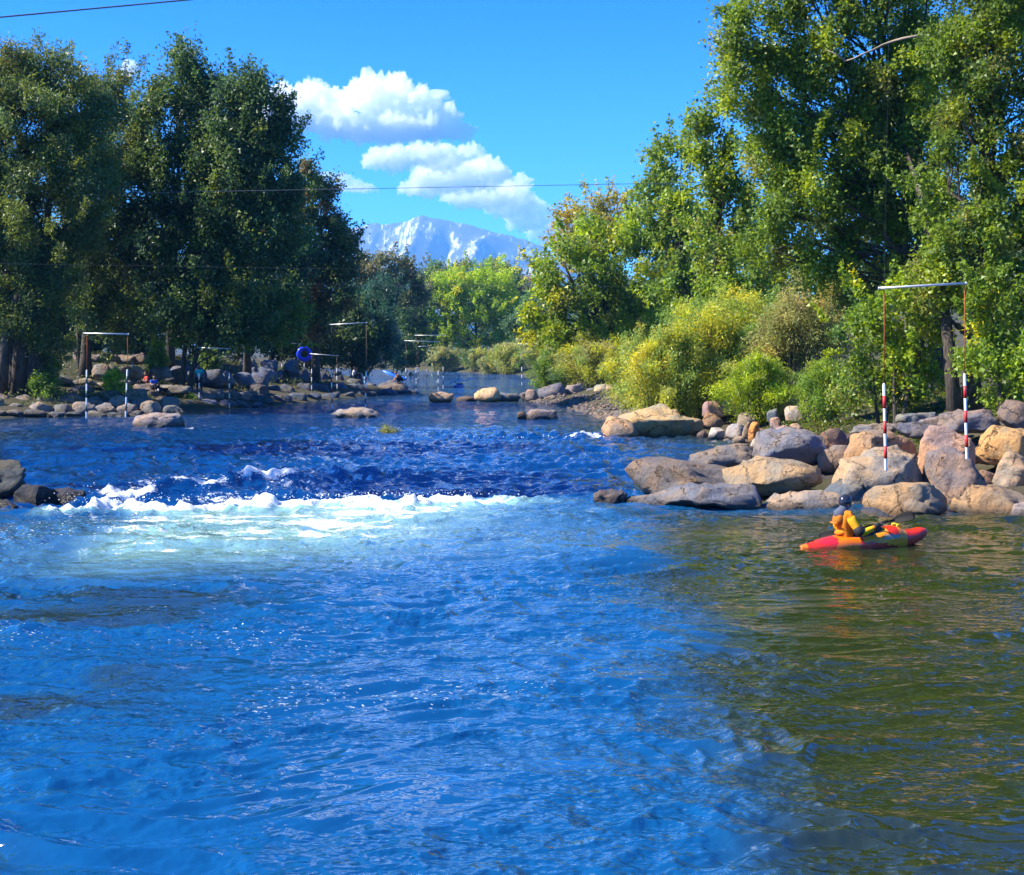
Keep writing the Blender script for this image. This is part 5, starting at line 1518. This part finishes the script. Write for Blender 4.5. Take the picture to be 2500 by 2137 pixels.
figure('person in a royal blue top sitting just right of the one in red', put(376, 952, 76.2), math.pi + .7, SIT, cloth('blue_cloth', (.04, .12, .55)), C_BLACK, M_SKIN, H_DARK, .95, C_BLACK, group=PB)
stone_under(472, 981, 77.4, 40, 'stone at the water the crouching person is on')
figure('person crouching at the water in purple trousers, right of the standing man', put(470, 979, 77.3), math.pi - .6, CROUCH, cloth('dark_plum_cloth', (.06, .03, .08)), cloth('purple_cloth', (.20, .08, .28)), M_SKIN2, H_DARK, .85, C_BLACK, group=PB)
stone_under(865, 925, 109, 44, 'low rock the person in white sits on')
figure('person in a white shirt sitting on the far dark embankment', put(864, 923, 108.6), -1.3, SIT, cloth('white_cloth', (.62, .66, .72)), C_NAVY, M_SKIN2, H_DARK, 1.05, C_BLACK, group=PB)

# dog on the rocks beside the seated people
def dog(px, py, d):
    b = at(px, py, d)
    root = empty('dog', b, 2.6)
    m = cloth('black_fur', (.02, .02, .022)); w = cloth('white_fur', (.7, .66, .6))
    J = dict(hip=((0, -.22, .40), .10), mid=((0, 0, .42), .115), chest=((0, .22, .42), .135), neck=((0, .34, .54), .075), head=((0, .42, .63), .075), nose=((0, .56, .58), .035), tail=((0, -.42, .50), .022), tip=((0, -.56, .58), .014))
    E = [('hip', 'mid'), ('mid', 'chest'), ('chest', 'neck'), ('neck', 'head'), ('head', 'nose'), ('hip', 'tail'), ('tail', 'tip')]
    for n, sx in (('l', -1), ('r', 1)):
        J[n + 'fs'] = ((sx * .09, .22, .32), .055); J[n + 'fe'] = ((sx * .09, .19, .19), .036); J[n + 'fp'] = ((sx * .09, .22, .02), .03)
        J[n + 'hk'] = ((sx * .10, -.12, .24), .055); J[n + 'hh'] = ((sx * .10, -.30, .14), .03); J[n + 'hp'] = ((sx * .10, -.26, .02), .03)
        E += [('chest', n + 'fs'), (n + 'fs', n + 'fe'), (n + 'fe', n + 'fp'), ('hip', n + 'hk'), (n + 'hk', n + 'hh'), (n + 'hh', n + 'hp')]
    skin('body', J, E, m, root)
    g = Geo()
    for sx in (-1, 1): g.ell((sx * .055, .40, .70), (.022, .015, .05), sub=1)
    g.build('ears', m, root)
    Geo().ell((0, .345, .42), (.07, .035, .12), sub=2).build('chest_patch', w, root)
    tag(root, 'black dog with a white chest on the rocks beside the seated people', 'dog')
dog(398, 969, 75.4)
stone_under(398, 970, 75.4, 50, 'flat rock under the black dog')

# ------------------------------------------------------------------ kayaks
def hull_mesh(name, st, mat, parent, n=20, colf=None):
    """st: stations (x, half width, keel z, deck z, squareness). Loft of rounded sections, pointed ends closed."""
    V, Fc, K = [], [], []
    for x, w, zk, zd, sq in st:
        zm = zk + (zd - zk) * .48
        for j in range(n):
            a = 2 * np.pi * j / n
            c, s = math.cos(a), math.sin(a)
            yy = w * np.sign(c) * abs(c) ** (1 / sq)
            zz = zm + (zd - zm if s > 0 else zm - zk) * np.sign(s) * abs(s) ** (1.0 if s > 0 else 1 / sq)
            V.append((x, yy, zz))
    m = len(st)
    for i in range(m - 1):
        for j in range(n):
            j2 = (j + 1) % n
            Fc.append((i * n + j, (i + 1) * n + j, (i + 1) * n + j2, i * n + j2))
    Fc.append(tuple(range(n))); Fc.append(tuple((m - 1) * n + j for j in range(n - 1, -1, -1)))
    me = mesh_np(name, V, Fc, mat)
    if colf:
        a = me.attributes.new('paint', 'FLOAT_COLOR', 'FACE')
        cc = []
        for p in me.polygons:
            cc += list(colf(p.center)) + [1.0]
        a.data.foreach_set('color', np.array(cc, np.float32))
    return link(name, me, parent)

def dense(st, k=3):
    st = np.array(st, float)
    t = np.arange(len(st)); tt = np.linspace(0, len(st) - 1, (len(st) - 1) * k + 1)
    out = []
    for c in range(st.shape[1]):
        y_ = st[:, c]; mm = np.gradient(y_)
        i = np.minimum(tt.astype(int), len(st) - 2); u = tt - i
        out.append((2 * u ** 3 - 3 * u ** 2 + 1) * y_[i] + (u ** 3 - 2 * u ** 2 + u) * mm[i] + (-2 * u ** 3 + 3 * u ** 2) * y_[i + 1] + (u ** 3 - u ** 2) * mm[i + 1])
    return np.array(out).T

def mat_painted(name, rough=.22):
    m, n, l, p = mat_new(name)
    a = n.new('ShaderNodeAttribute'); a.attribute_name = 'paint'
    tc = n.new('ShaderNodeTexCoord'); tx = n.new('ShaderNodeTexNoise'); tx.inputs['Scale'].default_value = 26; tx.inputs['Detail'].default_value = 5
    l.new(tc.outputs['Object'], tx.inputs['Vector'])
    mr = n.new('ShaderNodeMapRange'); mr.inputs[1].default_value = .3; mr.inputs[2].default_value = .75; mr.inputs[3].default_value = .82; mr.inputs[4].default_value = 1.1
    l.new(tx.outputs['Fac'], mr.inputs[0])
    mx = n.new('ShaderNodeMix'); mx.data_type = 'RGBA'; mx.blend_type = 'MULTIPLY'; mx.inputs[0].default_value = 1
    l.new(a.outputs['Color'], mx.inputs[6]); l.new(mr.outputs[0], mx.inputs[7]); l.new(mx.outputs[2], p.inputs['Base Color'])
    p.inputs['Roughness'].default_value = rough
    p.inputs['Coat Weight'].default_value = .2
    return m

def paddle(label, A, B, bladeA, bladeB, parent_none=None, s=1.0, facing=(0, .4, .9)):
    """A, B: blade tips; black shaft with two spoon blades"""
    A, B = np.array(A, float), np.array(B, float)
    mid = (A + B) / 2
    root = empty('paddle', mid)
    d = (B - A) / np.linalg.norm(B - A)
    L = np.linalg.norm(B - A)
    bl = .46 * s
    Geo().tube([A - mid + d * bl * .85, B - mid - d * bl * .85], .0155 * s, 8).build('shaft', bladeA, root)
    for e, dd, mt in ((A - mid, d, bladeA), (B - mid, -d, bladeB)):
        up = np.array(facing, float); up -= dd * np.dot(up, dd); up /= np.linalg.norm(up)
        sd = np.cross(dd, up)
        prof = [(0, .060), (.04, .088), (.12, .104), (.24, .098), (.34, .066), (.42, .030), (.50, .016)]
        V, Fc = [], []
        for t, w in prof:
            for j in range(12):
                a = 2 * np.pi * j / 12
                cup = .03 * (1 - (t - .2) ** 2 / .09) + .02 * math.cos(a) ** 2
                V.append(e + dd * t * s + sd * w * s * math.cos(a) + up * (.011 * math.sin(a) + cup - .03) * s)
        for i in range(len(prof) - 1):
            for j in range(12):
                Fc.append((i * 12 + j, i * 12 + (j + 1) % 12, (i + 1) * 12 + (j + 1) % 12, (i + 1) * 12 + j))
        Fc.append(tuple(range(11, -1, -1))); Fc.append(tuple((len(prof) - 1) * 12 + j for j in range(12)))
        Geo().add(V, Fc).build('blade', mt, root)
    tag(root, label, 'paddle')
    return root

M_BLK = mat_plain('black_plastic', (.006, .006, .007), .55, .10, .1, 20)
M_NEO = mat_plain('black_neoprene', (.016, .016, .018), .7, .3, .2, 30, .2)

def near_kayak():
    YAW = math.radians(13)
    D = 26.7
    org = on(2062, 1338, 0.0)
    cy_, sy_ = math.cos(YAW), math.sin(YAW)
    def w(p): return np.array((org[0] + p[0] * cy_ - p[1] * sy_, org[1] + p[0] * sy_ + p[1] * cy_, org[2] + p[2]))
    kr = empty('kayak', org, YAW)
    RED, ORG, YEL, MAG = (.66, .028, .008), (.80, .17, .006), (.85, .27, .006), (.60, .018, .030)
    def paint(c):
        x, y_, z = c
        wav = .05 * math.sin(7 * x + 2) + .03 * math.sin(17 * x)
        if x > 1.33 + wav: return RED
        if x < -.86: return ORG
        if x < -.34 + z * .4: return MAG if z > .12 and x > -.62 else RED
        if x < .16 + wav + z * .5: return ORG
        if z < .10 + .05 * math.sin(4 * x) and x < 1.05: return RED
        if .86 < x < 1.08 and z > .26: return RED
        if x < .42 and z > .08: return RED if x < .32 + wav else YEL
        return YEL
    st = dense([(-.985, .02, .00, .045, 1.2), (-.95, .075, -.03, .085, 1.2), (-.75, .16, -.06, .135, 1.3), (-.48, .25, -.08, .205, 1.5), (-.15, .315, -.10, .255, 1.7), (.2, .33, -.11, .265, 1.8), (.55, .325, -.11, .315, 1.8), (.85, .30, -.10, .395, 1.7),
                (1.08, .27, -.08, .43, 1.6), (1.28, .235, -.04, .355, 1.5), (1.48, .20, .03, .345, 1.4), (1.66, .155, .10, .375, 1.3), (1.79, .10, .18, .355, 1.2), (1.845, .03, .25, .31, 1.1)], 11)
    hull = hull_mesh('hull', st, mat_painted('kayak_plastic'), kr, 56, paint)
    # cockpit rim and spray skirt, running up the foredeck
    V, Fc = [], []
    n = 28
    for ring_, (sx, sy, dz) in enumerate(((1.0, 1.0, .0), (1.06, 1.1, .028), (.98, .98, .05), (.55, .55, .085), (.0, .0, .11))):
        for j in range(n):
            a = 2 * np.pi * j / n
            x = .34 + .46 * sx * math.cos(a); y_ = .235 * sy * math.sin(a)
            zd = np.interp(x, st[:, 0], st[:, 3]) - .14 * (y_ / .33) ** 2 - .012
            V.append((x, y_, zd + dz))
    for i in range(4):
        for j in range(n):
            Fc.append((i * n + j, i * n + (j + 1) % n, (i + 1) * n + (j + 1) % n, (i + 1) * n + j))
    link('spray_skirt', mesh_np('spray_skirt', V, Fc, M_NEO), kr)
    g = Geo()
    g.tube([(1.10, -.10, .405), (1.12, -.10, .452), (1.20, -.06, .452), (1.22, -.06, .39)], .020, 8)
    g.tube([(1.10, .10, .405), (1.12, .10, .452), (1.20, .06, .452), (1.22, .06, .39)], .020, 8)
    g.build('grab_handle', mat_plain('yellow_plastic', (.75, .55, .02), .4, .5), kr)
    g = Geo().tube([(-.82, 0, .115), (-.80, 0, .155), (-.70, 0, .175), (-.68, 0, .135)], .012, 6)
    g.build('grab_handle', M_BLK, kr)
    # grey maker's patch on the side
    g = Geo()
    P = []
    for i in range(7):
        for j in range(2):
            x = .72 + .34 * i / 6
            zz = .20 + .085 * j
            hw = np.interp(x, st[:, 0], st[:, 1]); zk = np.interp(x, st[:, 0], st[:, 2]); zd = np.interp(x, st[:, 0], st[:, 3])
            zm = zk + (zd - zk) * .48
            q = np.clip((zz - zm) / (zd - zm), 0, .98)
            P.append((x, -hw * (math.sqrt(1 - q * q)) ** (1 / 1.7) - .004, zz))
    g.add(P, [(2 * i, 2 * i + 2, 2 * i + 3, 2 * i + 1) for i in range(6)])
    g.build('side_patch', mat_plain('grey_decal', (.36, .33, .28), .7, .1, .3, 18), kr)
    tag(kr, 'red, orange and yellow whitewater kayak floating below the boulder pile', 'kayak')
    # the paddler, sitting low, leaning back a little, turned slightly away
    pr = empty('person', org, YAW)
    M_OR = cloth('orange_drysuit', (.62, .19, .010)); M_SL = cloth('yellow_sleeve', (.80, .40, .015)); M_PFD = cloth('rust_vest', (.42, .13, .012)); M_GL = M_NEO
    J = dict(pelvis=((-.02, 0, .22), .165), waist=((-.01, 0, .37), .175), chest=((-.04, 0, .58), .175), neck=((-.03, 0, .77), .078), rs=((.0, -.175, .685), .108), re=((.19, -.33, .32), .088), rw=((.60, -.31, .49), .042),
             ls=((-.03, .20, .67), .090), le=((-.02, .38, .40), .066), lw=((.08, .24, .31), .040), lh=((.05, .10, .17), .105), lk=((.52, .17, .19), .07), la=((.9, .13, .14), .05), rh=((.05, -.10, .17), .105), rk=((.52, -.17, .19), .07), ra=((.9, -.13, .14), .05))
    body = skin('body', J, [('pelvis', 'waist'), ('waist', 'chest'), ('chest', 'neck'), ('chest', 'rs'), ('rs', 're'), ('re', 'rw'), ('chest', 'ls'), ('ls', 'le'), ('le', 'lw'), ('pelvis', 'lh'), ('lh', 'lk'), ('lk', 'la'), ('pelvis', 'rh'), ('rh', 'rk'), ('rk', 'ra')], M_OR, pr, 2)
    # life vest: shell round the chest with shoulder straps
    skin('life_vest', dict(a=((-.12, 0, .47), .150), b=((-.13, 0, .58), .165), c=((-.11, 0, .69), .135), r=((-.06, -.09, .745), .060), l=((-.06, .09, .745), .060)), [('a', 'b'), ('b', 'c'), ('c', 'r'), ('c', 'l')], M_PFD, pr, 2)
    Geo().tube([(-.24, -.14, .52), (-.285, 0, .525), (-.24, .14, .52)], .018, 6).build('vest_strap', cloth('orange_webbing', (.60, .20, .03)), pr)
    # wide orange back of the drysuit jacket skirt
    skin('jacket_skirt', dict(a=((-.03, 0, .27), .215), b=((-.07, 0, .42), .185)), [('a', 'b')], M_OR, pr, 2)
    for k in 'rl':
        jj = {q: (np.array(J[k + q][0]), J[k + q][1] * 1.05) for q in 'sew'}
        jj['w'] = (jj['e'][0] * .22 + jj['w'][0] * .78, .052)
        skin('sleeve', jj, [('s', 'e'), ('e', 'w')], M_SL, pr, 2)
    # black lower sleeve panels and hood
    e, s_, w_ = np.array(J['re'][0]), np.array(J['rs'][0]), np.array(J['rw'][0])
    Geo().tube([e + (s_ - e) * .36, e + (s_ - e) * .1, e + (w_ - e) * .05], [.110, .106, .098], 12).build('sleeve_panel', M_NEO, pr)
    Geo().tube([e + (w_ - e) * .72, e + (w_ - e) * 1.0], [.064, .052], 12).build('cuff', M_NEO, pr)
    Geo().tube([(-.135, 0, .60), (-.105, 0, .70), (-.04, 0, .79), (-.015, 0, .86)], [.10, .150, .105, .09], 14).build('neck_gaiter', cloth('grey_blue_fleece', (.09, .10, .14)), pr)
    hc = np.array((.005, .0, .935))
    hd = head_mesh(pr, hc, -math.pi / 2 + .5, M_SKIN, H_DARK, 1.0, hair=False)
    v, f = ICO(4)
    keep = [t for t in f if all(v[i][2] > -.42 + .62 * max(0.0, v[i][0]) for i in t)]
    c_, s__ = math.cos(.5), math.sin(.5)
    R = np.array(((c_, -s__, 0), (s__, c_, 0), (0, 0, 1)))
    hm = Geo().add((v * np.array((.150, .130, .144))) @ R.T + hc + np.array((-.004, 0, .022)), keep).build('helmet', mat_plain('dark_helmet', (.022, .022, .035), .18, .6, .1, 6), pr)
    Geo().tube([hc + R @ np.array((.11, -.10, .055)), hc + R @ np.array((.182, 0, .05)), hc + R @ np.array((.11, .10, .055))], [.012, .016, .012], 6).build('helmet_peak', M_BLK, hm)
    Geo().tube([hc + R @ np.array((0, -.115, .0)), hc + R @ np.array((.03, -.095, -.09)), hc + R @ np.array((.05, 0, -.125)), hc + R @ np.array((.03, .095, -.09)), hc + R @ np.array((0, .115, .0))], .008, 6).build('chin_strap', M_BLK, hm)
    rh = np.array(J['rw'][0]); lh = np.array(J['lw'][0])
    gr, gl = np.array((.70, -.30, .535)), np.array((.16, .20, .31))
    hand(pr, rh, gr - rh + np.array((0, 0, .02)), (.1, .2, -1), M_NEO, 1.15, 1.25, 'glove', -1)
    hand(pr, lh, gl - lh, (0, -.2, -1), M_NEO, 1.15, 1.25, 'glove', 1)
    tag(pr, 'kayaker in an orange jacket, grey neck gaiter and dark helmet, seen from behind', 'person')
    d = (gr - gl) / np.linalg.norm(gr - gl)
    ctr = (gr + gl) / 2
    paddle('black double-bladed paddle held by the kayaker in orange', w(gr + d * .60 + np.array((.04, 0, .01))), w(ctr - d * 1.0), M_BLK, M_BLK, s=1.05, facing=(-.15, -.85, .5))
near_kayak()

def far_boat(label, org, yaw, col, tilt=0.0, L=1.35):
    kr = empty('kayak', org, yaw)
    st = dense([(-L, .03, .08, .14, 1.2), (-L * .9, .12, .02, .18, 1.3), (-L * .5, .26, -.08, .24, 1.6), (0, .32, -.10, .27, 1.8), (L * .5, .27, -.08, .28, 1.6), (L * .9, .12, .06, .27, 1.3), (L, .03, .15, .22, 1.2)], 3)
    hull_mesh('hull', st, mat_painted('kayak_plastic_' + label.split()[0], .3), kr, 20, lambda c: col if c[2] > .02 else tuple(.5 + .3 * k for k in col))
    g = Geo()
    a = np.linspace(0, 2 * np.pi, 19)
    g.tube([(.05 + .42 * math.cos(t), .23 * math.sin(t), .275) for t in a], .022, 6, False)
    g.build('cockpit_rim', M_BLK, kr)
    tag(kr, label, 'kayak')
    kr.rotation_euler = (0, tilt, yaw)
    return kr

o = on(1120, 942, 1.07); o[2] = float(level(o[0:1], o[1:2])[0])
far_boat('blue kayak far up the river with a paddler facing away', o, 1.25, (.02, .04, .35))
c, s = math.cos(1.25), math.sin(1.25)
def far_paddler():
    J = dict(pelvis=(0, 0, .12), waist=(0, .0, .30), chest=(0, .03, .52), neck=(0, .05, .68), ls=(-.19, .03, .60), le=(-.42, .20, .45), lw=(-.52, .38, .40), rs=(.19, .03, .60), re=(.42, .20, .46), rw=(.55, .38, .50),
             lh=(-.09, .05, .10), lk=(-.13, .45, .20), la=(-.10, .80, .10), lt=(-.10, .95, .10), rh=(.09, .05, .10), rk=(.13, .45, .20), ra=(.10, .80, .10), rt=(.10, .95, .10))
    b = o + np.array((0, 0, .10))
    figure('far paddler in a pale grey top and pale helmet sitting in the blue kayak', b, 1.25 - math.pi / 2, J, cloth('pale_grey_cloth', (.75, .75, .76)), C_NAVY, M_SKIN, cloth('pale_helmet', (.55, .54, .50)), 1.12, C_BLACK, bare_arm=False)
    yw = 1.25 - math.pi / 2
    def w(p): return b + 1.12 * np.array((p[0] * math.cos(yw) - p[1] * math.sin(yw), p[0] * math.sin(yw) + p[1] * math.cos(yw), p[2]))
    paddle('paddle with pale blades held across by the far paddler', w((-1.0, .50, .30)), w((1.05, .50, .62)), M_WHITE, M_WHITE, s=1.15, facing=(0, -1, .2))
far_paddler()
o2 = at(962, 920, 107.5)
far_boat('bright blue kayak pulled up on the tip of the far embankment', o2, -.35, (.02, .16, .75), .36, 1.15)
stone_under(955, 934, 107.3, 66, 'rock under the beached blue kayak')
stone_under(978, 938, 106.4, 40, 'rock under the person by the beached kayak')
figure('person in dark red stooping beside the beached blue kayak', at(977, 936, 106.3), math.pi / 2 + .3, CROUCH, cloth('brick_red_cloth', (.30, .08, .06)), C_BLACK, M_SKIN, H_DARK, 1.05, C_BLACK, group=PB)
# pale towel or bag left on the terrace
g = Geo().ell((0, 0, .10), (.24, .16, .13), sub=2)
bag = g.build('bag', cloth('pale_lilac_cloth', (.55, .50, .66)))
bag.location = tuple(at(26, 942, 71.5)); tag(bag, 'pale lilac bag lying on the left terrace near the picture edge', 'bag')
